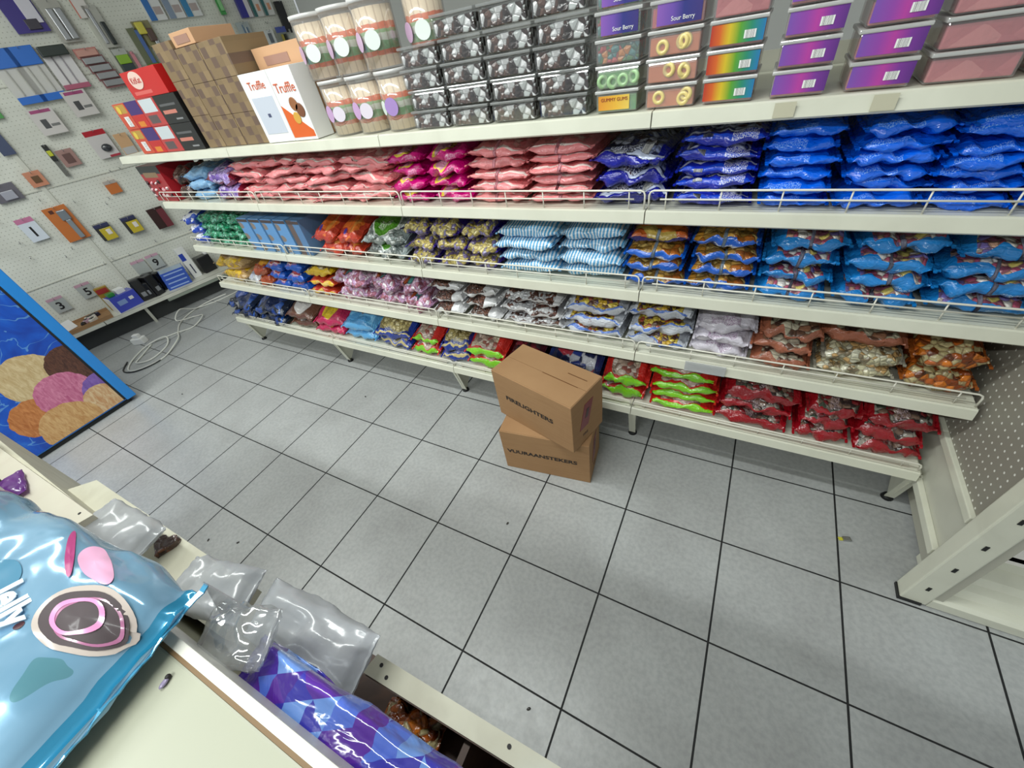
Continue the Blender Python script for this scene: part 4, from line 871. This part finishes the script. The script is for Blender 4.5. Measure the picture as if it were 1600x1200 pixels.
hang('orange_tag', -.205, 1.02, .07, .085, .006, 'small orange card in clear wrapping, alone mid wall', 'packet', '#cc7436', [('clear_header', -.5, .5, .25, .5, '#b8aea6', .002)])
hang('grey_tool_pack', -.79, 1.16, .12, .10, .03, 'grey bundle hanging at the left edge of the picture', 'packet', '#6a6670', [('pale_core', -.2, .3, -.4, .1, '#a8a8b4', .01)])
hang('navy_card', -.605, 1.44, .06, .14, .006, 'narrow slate blue card near the left edge', 'card', '#3f4a6a')
hang('dark_green_packet', -.36, 1.90, .10, .06, .01, 'small dark green packet at the left edge above the tissue packets', 'packet', '#3f524a')
hang('green_packet', -.53, 1.62, .08, .10, .01, 'green packet at the very left edge', 'packet', '#4a9a4a')
o = hang('number_card', -.83, .905, .085, .15, .002, 'silvery white number card printed with a 1', 'card', '#dfe6f0', [('pink_header', -.5, .5, .3, .5, '#cf7fa4', .001)])
text('digit', '1', .10, M_ink, o, (0, -.0012, -.02), (PI / 2, 0, 0), .0003, bold=.002)
o = hang('orange_tool_card', -.628, .875, .12, .23, .004, 'tall orange card holding a long grey tool', 'card', '#cc7434', [('grey_tool', .05, .28, -.45, .1, '#8a9298', .014), ('tool_head', -.05, .35, .1, .38, '#7a828a', .016), ('dark_hole', -.3, -.12, .33, .43, '#5a2a1c', .001)])
for i, (s, z, nm) in enumerate([(-.455, .745, 'left'), (-.265, .735, 'right')]):
    hang('bulb_box', s, z, .085, .115, .04, '%s one of two small black and yellow boxes on the wall' % nm, 'box', '#2e2f30', [('blue_header', -.5, .5, .3, .5, '#2c3058', .002), ('yellow_panel', -.3, .5, -.5, .22, '#c9b32a', .004), ('white_spot', .05, .35, -.2, .12, '#e8e0d8', .006)], y=-.05, group='black and yellow boxes on the wall')
hang('chocolate_card', -.055, .715, .10, .15, .012, 'dark brown card with a maroon panel right of the yellow boxes', 'card', '#3a2422', [('maroon_panel', .05, .5, -.5, .4, '#74343c', .004)], y=-.05)
for i, (s, z, d) in enumerate([(-1.06, .36, '3'), (-.85, .385, '5'), (-.30, .405, '9'), (-.42, .40, '2')]):
    o = hang('price_card', s, z, .085, .11, .0015, 'grey price card printed with the figure %s above the base shelf' % {'3': 'three', '5': 'five', '9': 'nine'}[d] if d != '2' else 'grey price card half hidden behind the black adapters', 'card', '#b4b8b4', [('pink_header', -.5, .5, .34, .52, '#c9a0b0', .001)], y=-.02)
    if d != '2': text('digit', d, .085, M_ink, o, (0, -.0012, -.012), (PI / 2, 0, 0), .0003, bold=.002)
for s, z in [(-.95, .84), (-.97, .73), (-.79, .66), (-.72, .70), (-.32, .92), (-.28, .95), (-.49, .99), (-.15, 1.12), (-.08, 1.12), (-.62, .52), (-.55, .535), (-.43, .52), (.35, 1.5), (.62, 1.45), (-.95, 1.0), (-.66, 1.06), (.08, 1.14), (-.2, .55), (1.62, 1.86)]: hook(s, z, .05)

# ------------------------------------------------------------------ goods on the wall's base shelf
def onbase(name, s, y, rot, label, cat, group=None, z=.1855):
    p = WP0 + WD * s - WN * y; o = empty(name, (p.x, p.y, z), WROT + rot, label, cat, group)
    if name in ('socket_box', 'black_adapter', 'charger_box', 'white_tube_box', 'yellow_pack', 'small_gadget'): o.scale = (1.3, 1.2, 1.3)
    return o
o = onbase('cardboard_tray', -1.02, -.17, .02, 'flat brown cardboard tray at the left of the base shelf', 'tray')
b = NB(); box(b, -.23, .19, -.11, .10, 0, .012, .001); box(b, -.23, .19, -.115, -.108, 0, .03); box(b, -.23, .19, .1, .106, 0, .035); obj('tray_body', b, M_card, o)
for i, (x, y, c, nm, w_) in enumerate([(.06, .03, '#d8d2c8', 'white', .03), (.09, .05, '#20223a', 'dark blue', .028), (.03, -.02, '#c9a8b8', 'pale pink', .02), (.07, -.05, '#e0dcd2', 'cream', .026), (0, -.07, '#2a2624', 'black', .018)]):
    p = Vector((x, y, 0)); q = onbase('small_gadget', -1.02 + x, -.17 + y, .3 * i, 'small %s gadget lying in the cardboard tray' % nm, 'gadget', z=.198)
    b = NB(); box(b, -w_, w_, -w_ * .5, w_ * .5, 0, .022, .004); obj('body', b, lbl(c), q); b = NB(); box(b, -w_ * .6, w_ * .4, -w_ * .3, w_ * .3, .021, .026, .001); obj('face', b, M_black, q)
q = onbase('white_leaflet', -1.10, -.20, .5, 'white folded leaflet standing in the cardboard tray', 'leaflet', z=.20)
b = NB(); box(b, -.04, .04, -.003, .003, 0, .075); obj('sheet', b, M_paper, q).rotation_euler = (-.5, 0, 0)
q = onbase('yellow_pack', -.765, -.10, -.1, 'yellow and brown packet leaning on the wall by the blue socket box', 'packet')
b = NB(); box(b, -.035, .035, -.015, .015, 0, .16, .004); box(b, -.03, .03, -.017, -.015, .09, .13, .0005); obj('pack_body', b, lbl('#a8862a'), q); b = NB(); box(b, -.03, .03, -.019, -.015, .12, .15); obj('red_band', b, lbl('#a8342c'), q)
q = onbase('socket_box', -.69, -.19, .25, 'violet blue open carton with a white side on the base shelf', 'box')
b = NB(); box(b, -.075, .075, -.05, .05, 0, .10, .001); obj('box_body', b, lbl('#3f4cc0'), q)
b = NB(); box(b, -.078, -.075, -.05, .05, 0, .102); obj('white_side', b, M_paper, q); b = NB(); box(b, -.05, .0, -.0512, -.05, .04, .07); obj('printed_panel', b, lbl('#8aa4d8'), q)
b = NB(); box(b, .02, .045, -.0512, -.05, .05, .07); obj('printed_mark', b, M_paper, q); b = NB(); box(b, -.06, -.02, -.02, .03, .1, .125, .006); obj('green_item', b, lbl('#2a8a3a'), q); b = NB(); box(b, -.01, .04, -.03, .03, .1, .13, .004); obj('white_item', b, M_paper, q)
rnd = random.Random(9)
for i in range(7):
    s = -.545 + (i % 4) * .05 + rnd.uniform(-.01, .01); y = -.12 - (i // 4) * .08
    q = onbase('black_adapter', s, y, rnd.uniform(-.6, .6), 'black adapter in the dark heap behind the blue boxes, number card above' if 0 else '%s black adapter of the %s row in the dark heap' % (['leftmost', 'second', 'third', 'rightmost'][i % 4], 'back' if i < 4 else 'front'), 'adapter', 'black adapters heaped on the base shelf')
    b = NB(); box(b, -.03, .03, -.026, .026, 0, .10 + rnd.uniform(0, .07), .008); obj('body', b, M_black, q); b = NB(); box(b, -.012, .014, -.0275, -.025, .03, .06); obj('grey_label', b, lbl('#8a8c90'), q)
for i in range(4):
    q = onbase('charger_box', -.265 + .004 * i, -.165, .02 * (i % 2) - .1, 'flat blue box with a pale top, %s of the stack of four' % ['bottom', 'second up', 'third up', 'top'][i], 'box', 'flat blue boxes stacked on the base shelf', z=.1855 + i * .038)
    b = NB(); box(b, -.075, .075, -.06, .06, 0, .029, .001); obj('box_body', b, lbl('#2f56b8'), q); b = NB(); box(b, -.06, .06, -.0608, -.06, .01, .018); obj('pale_line', b, lbl('#9ab4e4'), q)
    if i == 3: b = NB(); box(b, -.07, .07, -.055, .055, .029, .0297); obj('pale_top', b, lbl('#9fb4cc'), q)
q = onbase('white_tube_box', -.10, -.15, .1, 'tall white box with blue marks at the right end of the base shelf', 'box')
b = NB(); box(b, -.028, .028, -.02, .02, 0, .22, .002); obj('box_body', b, M_white, q); b = NB(); box(b, -.0285, .0, -.0208, -.02, .13, .18); obj('blue_mark', b, lbl('#2a44b0'), q); b = NB(); box(b, -.004, .004, -.0208, -.02, .03, .1); obj('dark_mark', b, lbl('#3a3c58'), q)
q = onbase('black_case', .02, -.12, .2, 'black case with a white ball cap between the wall and the shelving', 'case')
b = NB(); box(b, -.06, .06, -.05, .05, 0, .15, .01); obj('case_body', b, M_black, q); b = NB(); bmesh.ops.create_icosphere(b, subdivisions=3, radius=.02); obj('ball_cap', b, M_white, q, True, loc=(.045, -.03, .165))

# ------------------------------------------------------------------ cables on the floor
def cable(pts, r, mat, label):
    pts = [(-1.06 + (x + 1.0) * .72 - (y + .3) * .22, y - .02, z) for x, y, z in pts]; b = NB(); tube(b, smooth_path([(x, y, z if z else r + .0005) for x, y, z in pts], 8), r, 8); o = obj('power_cable', b, mat); tag(o, label, 'cable'); return o
m_cab = plain('white_cable', '#dcdcd4', .45); m_cabd = plain('dark_cable', '#3a3b3a', .5)
def fl(x, y):     # floor points measured once from the room survey
    return None
CW = [(-1.12, -.30, 0), (-1.02, -.42, 0), (-.94, -.50, 0), (-.80, -.42, 0), (-.86, -.26, 0), (-1.0, -.20, .03), (-1.16, -.32, 0), (-1.05, -.50, 0), (-.88, -.58, 0), (-.72, -.50, 0), (-.66, -.36, 0), (-.78, -.18, .02), (-.98, -.10, 0), (-1.16, .0, 0), (-1.25, .16, 0), (-1.22, .34, 0), (-1.1, .5, 0)]
cable(CW, .006, m_cab, 'white power cable looped on the floor tiles by the base shelf')
cable([(-1.14, -.26, 0), (-1.0, -.12, 0), (-.86, .0, 0), (-.92, .14, .02), (-1.08, .12, 0), (-1.12, -.02, .05), (-1.2, .08, .09), (-1.24, .2, .02), (-1.12, .34, 0), (-1.0, .5, 0), (-.92, .7, 0)], .005, m_cab, 'second white cable running from the plug towards the back along the tiles')
cable([(-1.1, -.52, 0), (-.96, -.60, 0), (-.78, -.56, 0), (-.66, -.42, 0), (-.72, -.28, 0)], .005, m_cabd, 'thin black cable curving under the white cable loops')
o = empty('plug_block', (-1.30, -.33, 0), .5, 'boxy white multi plug on the floor at the end of the cables', 'plug')
b = NB(); box(b, -.05, .05, -.03, .03, 0, .055, .008); obj('plug_body', b, M_white, o); b = NB(); box(b, -.02, .03, -.018, .018, .055, .085, .006); obj('plug_top', b, M_white, o)

# ------------------------------------------------------------------ chest freezer with the ice cream picture
def freezer_mat():
    n = NT('ice_cream_print'); oc = n.coords(); X, Y, Z = n.sep(oc)
    # water background
    wv = n.voro(n.mapping(oc, (1, 3.5, 3.5)), 2.2, 'DISTANCE_TO_EDGE')['Distance']
    nz = n.noise(oc, 5, 3, 1.5)
    bg = n.ramp(nz, [(.3, hexc('#0a3aa0')), (.6, hexc('#0f56c4')), (.8, hexc('#2c7ad4'))])
    ca = n.math('MULTIPLY', n.math('LESS_THAN', n.math('ABSOLUTE', n.math('SUBTRACT', n.noise(oc, 4.5, 2, 2.2), .5)), .012), .45)
    col = n.mix(ca, bg, hexc('#7ab8e0'))
    def scoop(col, cy, cz, r, c1, c2, fs=18, ang=(0, 0, 0)):
        a = n.math('SUBTRACT', Y, cy); b_ = n.math('SUBTRACT', Z, cz)
        wob = n.math('MULTIPLY', n.math('SUBTRACT', n.noise(oc, 22, 3), .5), .02)
        d = n.math('ADD', n.math('SQRT', n.math('ADD', n.math('MULTIPLY', a, a), n.math('MULTIPLY', b_, b_))), wob)
        k = n.math('LESS_THAN', d, r)
        tx = n.ramp(n.noise(n.mapping(oc, (1, 3.2, 1), rot=ang), fs, 5, 1.2, .6), [(.32, hexc(c2)), (.68, hexc(c1))])
        return n.mix(k, col, tx)
    for a in SC: col = scoop(col, *a)
    n.link(col, n.b.inputs['Base Color']); n.set(.3, coat=.3); return n.m
# (y, z, radius, light, dark) of the printed scoops on the freezer side
SC = [(-1.03, .42, .14, '#d8c49a', '#b89c6c'), (-.85, .385, .12, '#6a4232', '#3a201a', 34, (1.0, 0, 0)), (-1.155, .215, .12, '#cf8a50', '#a8602c'), (-.985, .255, .135, '#d98aa8', '#b0507a'), (-.825, .165, .115, '#8a68b8', '#6a4a98'), (-.875, .115, .10, '#dcc49c', '#c08a5a'), (-1.08, .075, .15, '#d8b27c', '#b8844c')]
F = empty('chest_freezer', (-.80, -1.35, 0), 0, 'blue chest freezer with a printed picture of ice cream scoops', 'freezer')
fo = (.80, 1.35, 0)
b = NB(); box(b, -1.16, -.462, -1.95, -.745, .03, .93, .006); obj('cabinet', b, plain('freezer_blue', '#0f6fc8', .35, coat=.4), F, loc=fo)
b = NB(); box(b, -.462, -.4595, -1.93, -.80, .04, .905); obj('picture_panel', b, freezer_mat(), F, loc=fo)
b = NB(); box(b, -.464, -.448, -.80, -.742, .03, 1.0, .005); obj('edge_trim', b, plain('freezer_trim_blue', '#1f86d8', .3, coat=.5), F, loc=fo)
b = NB(); box(b, -.463, -.4555, -.812, -.80, .04, .92); obj('black_gasket', b, M_rub, F, loc=fo)
b = NB(); box(b, -1.14, -.475, -1.93, -.78, 0, .03); obj('black_base', b, M_dark, F, loc=fo)
b = NB(); box(b, -1.16, -.45, -1.95, -.745, .93, 1.0, .008); obj('freezer_lid', b, M_white, F, loc=fo)

# ------------------------------------------------------------------ shop counter in the foreground
CO = Vector((1.852, -1.318, 0)); CA = .0303
K = empty('shop_counter', CO, CA, 'cream topped shop counter in the foreground', 'counter')
b = NB(); box(b, -1.1, 1.75, -.95, -.016, .972, 1.0, .003); obj('counter_top', b, plain('counter_cream', '#a9aa98', .38, coat=.2, grime=.12, gs=9, gcol='#b5b49a'), K)
b = NB(); box(b, -1.1, 1.75, -.016, -.0115, .96, 1.001); obj('brown_edge', b, plain('brown_edging', '#7a6142', .6), K)
b = NB(); box(b, -1.1, 1.75, -.0115, .0, .955, 1.004, .0015); obj('white_trim', b, plain('trim_white', '#dedcd2', .4, grime=.2, gs=12), K)
b = NB(); box(b, -1.1, 1.75, -.90, -.03, .0, .972); obj('counter_body', b, plain('counter_body_cream', '#c9c8b6', .5), K)
def crumb(name, x, y, z, c1, label, r=.006):
    o = empty(name, (x, y, z), random.Random(int(x * 500)).uniform(0, 3), label, 'crumb')
    b = NB(); bmesh.ops.create_icosphere(b, subdivisions=2, radius=r, matrix=Matrix.Diagonal((1.5, .8, .5, 1))); obj('body', b, lbl(c1), o, True, loc=(0, 0, r * .5)); return o
o = crumb('sweet_crumb', 2.497, -1.335, 1.001, '#8a7f9c', 'small purple and black crumb on the counter top beside the shiny bag', .0042)
b = NB(); bmesh.ops.create_icosphere(b, subdivisions=2, radius=.0032); obj('dark_tip', b, M_ink, o, True, loc=(.006, .001, .002))

# rack boards in front of the counter
wood = plain('painted_board', '#d3d0bc', .5, grime=.35, gs=11, gcol='#9a927c'); dkw = plain('dark_laminate', '#3c2418', .55, grime=.4, gs=20, gcol='#6b4630')
Rk = empty('display_rack', (2.0, -1.26, 0), 0, 'cream boarded sweet rack fixed along the front of the counter', 'rack')
ro = (-2.0, 1.26, 0)
b = NB(); prism(b, [(2.600, -1.228), (2.606, -1.199), (3.2, -1.183), (3.2, -1.203)], 'z', .70, .80); obj('front_board', b, wood, Rk, loc=ro)
b = NB(); prism(b, [(2.606, -1.2295), (3.2, -1.205), (3.2, -1.2035), (2.606, -1.2275)], 'z', .62, .797); obj('inner_laminate', b, dkw, Rk, loc=ro)
b = NB(); box(b, 2.32, 3.2, -1.285, -1.20, .60, .62); obj('rack_floor', b, dkw, Rk, loc=ro)
b = NB(); box(b, 2.78, 2.79, -1.285, -1.21, .62, .77); obj('divider', b, dkw, Rk, loc=ro)
for x, y in ((2.622, -1.208), (2.640, -1.217), (2.845, -1.2025)):
    b = NB(); cyl(b, (x, y, .7995), (x, y, .8008), .003, .003, 10); obj('screw_hole', b, M_ink, Rk, loc=ro)
b = NB(); prism(b, [(1.60, -1.272), (1.645, -1.226), (2.31, -1.219), (2.33, -1.30), (1.60, -1.325)], 'z', .775, .80); obj('side_board', b, wood, Rk, loc=ro)
b = NB(); box(b, 1.62, 2.32, -1.30, -1.27, .05, .775); obj('side_board_support', b, wood, Rk, loc=ro)
b = NB(); prism(b, [(.75, -1.30), (.75, -1.352), (1.925, -1.3125), (1.94, -1.272)], 'z', .88, .90); obj('upper_board', b, plain('painted_board_pale', '#dcd6c4', .45, grime=.2, gs=9, gcol='#b59a8a'), Rk, loc=ro)
b = NB(); cyl(b, (1.905, -1.283, .8995), (1.905, -1.283, .9008), .003, .003, 10); obj('screw_hole', b, M_ink, Rk, loc=ro)
b = NB(); box(b, .8, 1.90, -1.30, -1.275, .05, .88); obj('upper_board_support', b, wood, Rk, loc=ro)

# brown heart shaped toffee on the side board
o = empty('heart_sweet', (2.045, -1.246, .8005), .4, 'brown heart shaped wrapped sweet on the rack board behind the film', 'sweet')
b = NB(); hp = []
for k in range(24):
    t = 2 * PI * k / 24; hp.append((.0016 * 16 * math.sin(t) ** 3, .0016 * (13 * math.cos(t) - 5 * math.cos(2 * t) - 2 * math.cos(3 * t) - math.cos(4 * t))))
prism(b, hp, 'z', 0, .012); obj('wrapper', b, bag_mat('brown_foil', '#4a2418', win=['#6b3a22', '#3a1a12', '#8a5030'], w0=0, w1=1, u0=-1, u1=2, wscale=50), o)

# big shiny light blue bag lying on the counter
def bigbag_mat():
    n = NT('shiny_cyan_bag'); uv = n.coords('UV'); U, V, _ = n.sep(uv); oc = n.coords()
    base = n.ramp(n.noise(oc, 5, 3, 1.2), [(.3, hexc('#6796b4')), (.55, hexc('#86aeca')), (.75, hexc('#4f86a2'))])
    gw = n.step(n.noise(n.mapping(oc, (1, 1, 1), (3, 1, 0)), 6, 2, .6), .60, 1)
    base = n.mix(n.math('MULTIPLY', gw, .6), base, hexc('#3f7f80'))
    base = n.mix(n.math('GREATER_THAN', U, .965), base, hexc('#2b86ae'))
    n.link(base, n.b.inputs['Base Color']); n.set(.14, metal=.35, coat=1.0)
    n.bump(n.noise(oc, 6, 2, 1.2), .25, .02); return n.m
m_big = bigbag_mat()
def decal(name, cx, cy, rx, ry, mat, lift, ang=0.0, inner=0.0, egg=.0):
    """thin printed oval that follows the top of the snack bag; centre and radii in metres on the bag"""
    b = NB(); n = 40; rings = []; rr = [0.02, .35, .7, 1.0] if inner == 0 else [inner, (inner + 1) / 2, 1.0]
    for q in rr:
        row = []
        for k in range(n):
            a = 2 * PI * k / n; x = math.cos(a) * (1 + egg * math.cos(a)) * q * rx; y = math.sin(a) * q * ry
            X = cx + x * math.cos(ang) - y * math.sin(ang); Y = cy + x * math.sin(ang) + y * math.cos(ang)
            V = max(-.97, min(.97, Y / (BD / 2))); c = math.copysign(abs(V) ** (2.7 / 2), V)
            p = pouch_pt(X / (BW / 2), 1 - math.acos(c) / (2 * PI), *BA); row.append(b.verts.new(p + Vector((0, 0, lift))))
        rings.append(row)
    for r0, r1 in zip(rings, rings[1:]):
        for k in range(n): f = b.faces.new((r0[k], r0[(k + 1) % n], r1[(k + 1) % n], r1[k])); f.smooth = True
    if inner == 0: b.faces.new(rings[0])
    return obj(name, b, mat, BB)
BW, BD, BT = .52, .31, .085
BA = (BW, BD, BT, 4.2, .5)
BB = link('crisp_bag', pouch_mesh('big_pouch', BW, BD, BT, m_big, 4.2, .5, 44, 60), None, (2.222, -1.430, 1.044), (.03, .07, math.radians(6)))
tag(BB, 'big shiny light blue snack bag with a printed oval biscuit, on the counter', 'bag')
link('end_seal', crimp_mesh(BW, BD, plain('cyan_seal', '#3f93bb', .2, metal=.3, coat=1), 1, BT, 4.2, .5), BB)
cm = lambda h: plain('print_' + h.strip('#'), h, .25, coat=.9)
decal('biscuit_rim', .183, .083, .062, .030, cm('#b9aca4'), .0024, .12)
decal('biscuit', .184, .083, .055, .0245, plain('biscuit_print', '#3a2c30', .6, coat=.1), .0031, .12)
decal('pink_ring', .192, .084, .043, .0195, cm('#a8688c'), .0037, .12, inner=.90)
decal('pink_ring', .177, .083, .034, .0165, cm('#dd8fbd'), .0041, .12, inner=.80)
decal('dark_spot', .075, .0, .012, .009, cm('#4a2226'), .0012)
decal('dark_spot', .118, .055, .006, .005, cm('#4a2226'), .0012)
decal('pink_splash', .112, .132, .05, .013, cm('#e0a8c8'), .0012, -.25, egg=.3)
decal('magenta_streak', .075, .125, .045, .0045, cm('#b0447c'), .0018, -.45)
decal('teal_shadow', .0, .06, .06, .03, cm('#3d7794'), .0008, .3)
for wd_, X_, Y_, sz in (('Jelly', .085, .062, .038), ('Bo', .085, .018, .040)):
    V = Y_ / (BD / 2); V = V ** (2.7 / 2); p = pouch_pt(X_ / (BW / 2), 1 - math.acos(V) / (2 * PI), *BA)
    text('brand_text', wd_, sz, cm('#cfe0ee'), BB, Vector((X_, Y_, p.z + .004)), (-.25, .10, -.30), .0008, bold=.0015)
B2 = link('crisp_bag', pouch_mesh('big_pouch', .34, .22, .06, m_big, 8.1, .6, 24, 36), None, (1.83, -1.45, 1.034), (0, 0, .1))
tag(B2, 'second light blue snack bag at the left edge, behind the big one', 'bag')
link('end_seal', crimp_mesh(.34, .22, MATS['cyan_seal'], 1, .06, 8.1, .5), B2)
o = link('yellow_bag', pouch_mesh('yellow_pouch', .2, .13, .05, cm('#e0a818'), 2.2, .6, 20, 30), None, (2.30, -1.56, 1.03), (0, 0, .3)); tag(o, 'glossy yellow bag at the bottom left corner beside the snack bag', 'bag')

# blue and violet triangle patterned bag in the rack
def tri_mat():
    n = NT('triangle_print'); oc = n.coords(); X, Y, Z = n.sep(oc); s = .030
    w_ = n.math('MULTIPLY', n.math('SUBTRACT', n.noise(oc, 18, 2), .5), .012)
    a = n.math('FLOOR', n.math('DIVIDE', n.math('ADD', X, w_), s)); c = n.math('FLOOR', n.math('DIVIDE', n.math('ADD', n.math('ADD', n.math('MULTIPLY', X, .5), n.math('MULTIPLY', Y, .9)), w_), s))
    e = n.math('FLOOR', n.math('DIVIDE', n.math('SUBTRACT', n.math('MULTIPLY', X, .5), n.math('MULTIPLY', Y, .9)), s))
    cb = n.new('ShaderNodeCombineXYZ'); n.link(a, cb.inputs[0]); n.link(c, cb.inputs[1]); n.link(e, cb.inputs[2])
    wn = n.new('ShaderNodeTexWhiteNoise', noise_dimensions='3D'); n.link(cb.outputs[0], wn.inputs['Vector'])
    n.link(n.ramp(wn.outputs['Value'], [(0, hexc('#4a2c98')), (.3, hexc('#5470d0')), (.52, hexc('#3c3aa8')), (.72, hexc('#5a2e9c')), (.86, hexc('#6f96dc'))], 'CONSTANT'), n.b.inputs['Base Color'])
    n.set(.16, coat=.8); n.bump(n.noise(oc, 16, 3, 1), .5, .012); return n.m
o = link('triangle_print_bag', pouch_mesh('tri_pouch', .44, .068, .05, tri_mat(), 6.3, .8, 40, 30), None, (2.735, -1.280, .925), (.25, .02, .02)); tag(o, 'long blue and violet triangle patterned bag wedged along the counter edge', 'bag')
link('clear_window', seam_mesh(.44, .068, .05, plain('silver_blue_film', '#aab4d8', .1, metal=.4, coat=1), 6.3, .8, -.98, .1, .40, .58, .002), o)
m_film = clear('film_wrap', '#f4f5f6', .16, .10, .12)
m_milk = clear('milky_film', '#eef0f3', .10, .2, .55, '#c4c6ca')
o = link('clear_film_bag', pouch_mesh('film_pouch', .12, .07, .045, m_film, 3.3, .6, 26, 36), None, (2.50, -1.268, .962), (.2, -.2, .3)); tag(o, 'crumpled clear film bag with white glints at the tip of the snack bag', 'bag')
b = NB(); prism(b, [(0, 0), (.05, .0), (.028, .065)], 'y', -.001, .001); obj('torn_corner', b, m_film, o, loc=(-.035, .02, .01), rot=(-.4, 0, .2))
o = link('milky_film_bag', pouch_mesh('film_pouch', .21, .09, .06, m_milk, 5.3, .5, 30, 40), None, (2.525, -1.228, .865), (.3, .1, .05)); tag(o, 'milky translucent bag hanging over the rack front beside the triangle patterned bag', 'bag')
o = link('milky_film_bag', pouch_mesh('film_pouch', .19, .10, .05, m_milk, 9.3, .5, 30, 40), None, (1.985, -1.275, .86), (.1, .05, .05)); tag(o, 'milky translucent bag over the rack board behind the shiny blue bag', 'bag')
o = link('milky_film_bag', pouch_mesh('film_pouch', .16, .09, .05, m_milk, 12.3, .5, 30, 40), None, (2.30, -1.252, .86), (.1, .0, .25)); tag(o, 'small milky translucent bag standing above the grey tiles near the heart sweet', 'bag')
o = link('white_film_bag', pouch_mesh('film_pouch', .22, .10, .06, clear('white_film', '#f4f4f4', .2, .2, .8, '#dcd8d8'), 15.3, 1.4, 26, 30), None, (1.30, -1.325, .945), (.1, .0, .1)); tag(o, 'crumpled white plastic bag on the rack at the left edge below the freezer', 'bag')
o = link('purple_print_wrap', pouch_mesh('film_pouch', .10, .045, .014, clear('purple_film', '#c9a0d8', .15, .2, .55, '#7a3f98'), 18.3, 1.2, 20, 24), None, (1.66, -1.318, .911), (0, 0, -.2)); tag(o, 'small purple printed wrapper on the rack board near the left edge', 'wrapper')
o = link('wrapped_sweet_bag', pouch_mesh('sweet_pouch', .11, .055, .05, m_gl, 21.3, 1.2, 20, 30), None, (2.66, -1.255, .66), (0, 0, .1)); tag(o, 'small brown bag of sweets down in the open rack compartment', 'bag')
o = link('sky_blue_wrapper', pouch_mesh('wrap', .09, .06, .03, cm('#5a9ae0'), 24.3, 1.0, 20, 30), None, (2.915, -1.232, .80), (0, 0, .3)); tag(o, 'light blue wrapper corner at the bottom edge, right of the open compartment', 'wrapper')

# ------------------------------------------------------------------ litter on the floor
o = empty('sweet_wrapper', (3.526, -.183, 0), .3, 'tiny yellow and silver sweet wrapper on the right-hand floor tiles', 'wrapper')
b = NB(); box(b, -.012, .012, -.008, .008, .0005, .008, .002); obj('foil', b, M_steel, o); b = NB(); box(b, -.024, -.012, -.006, .006, .0005, .004, .001); obj('yellow_end', b, lbl('#c8c23a'), o)

for i, (x, y, wh) in enumerate([(1.201, -.195, 'near the third shelf leg'), (-.135, -.608, 'left, in front of the freezer'), (2.38, -.59, 'in front of the cardboard boxes'), (2.713, -1.091, 'at the bottom beside the rack'), (1.147, -1.184, 'beside the heart sweet'), (1.299, -1.133, 'right of the crumb by the heart sweet')]):
    crumb('dirt_crumb', x, y, .0005, '#2c2824', 'small dark crumb on the tiles, ' + wh, .0045)
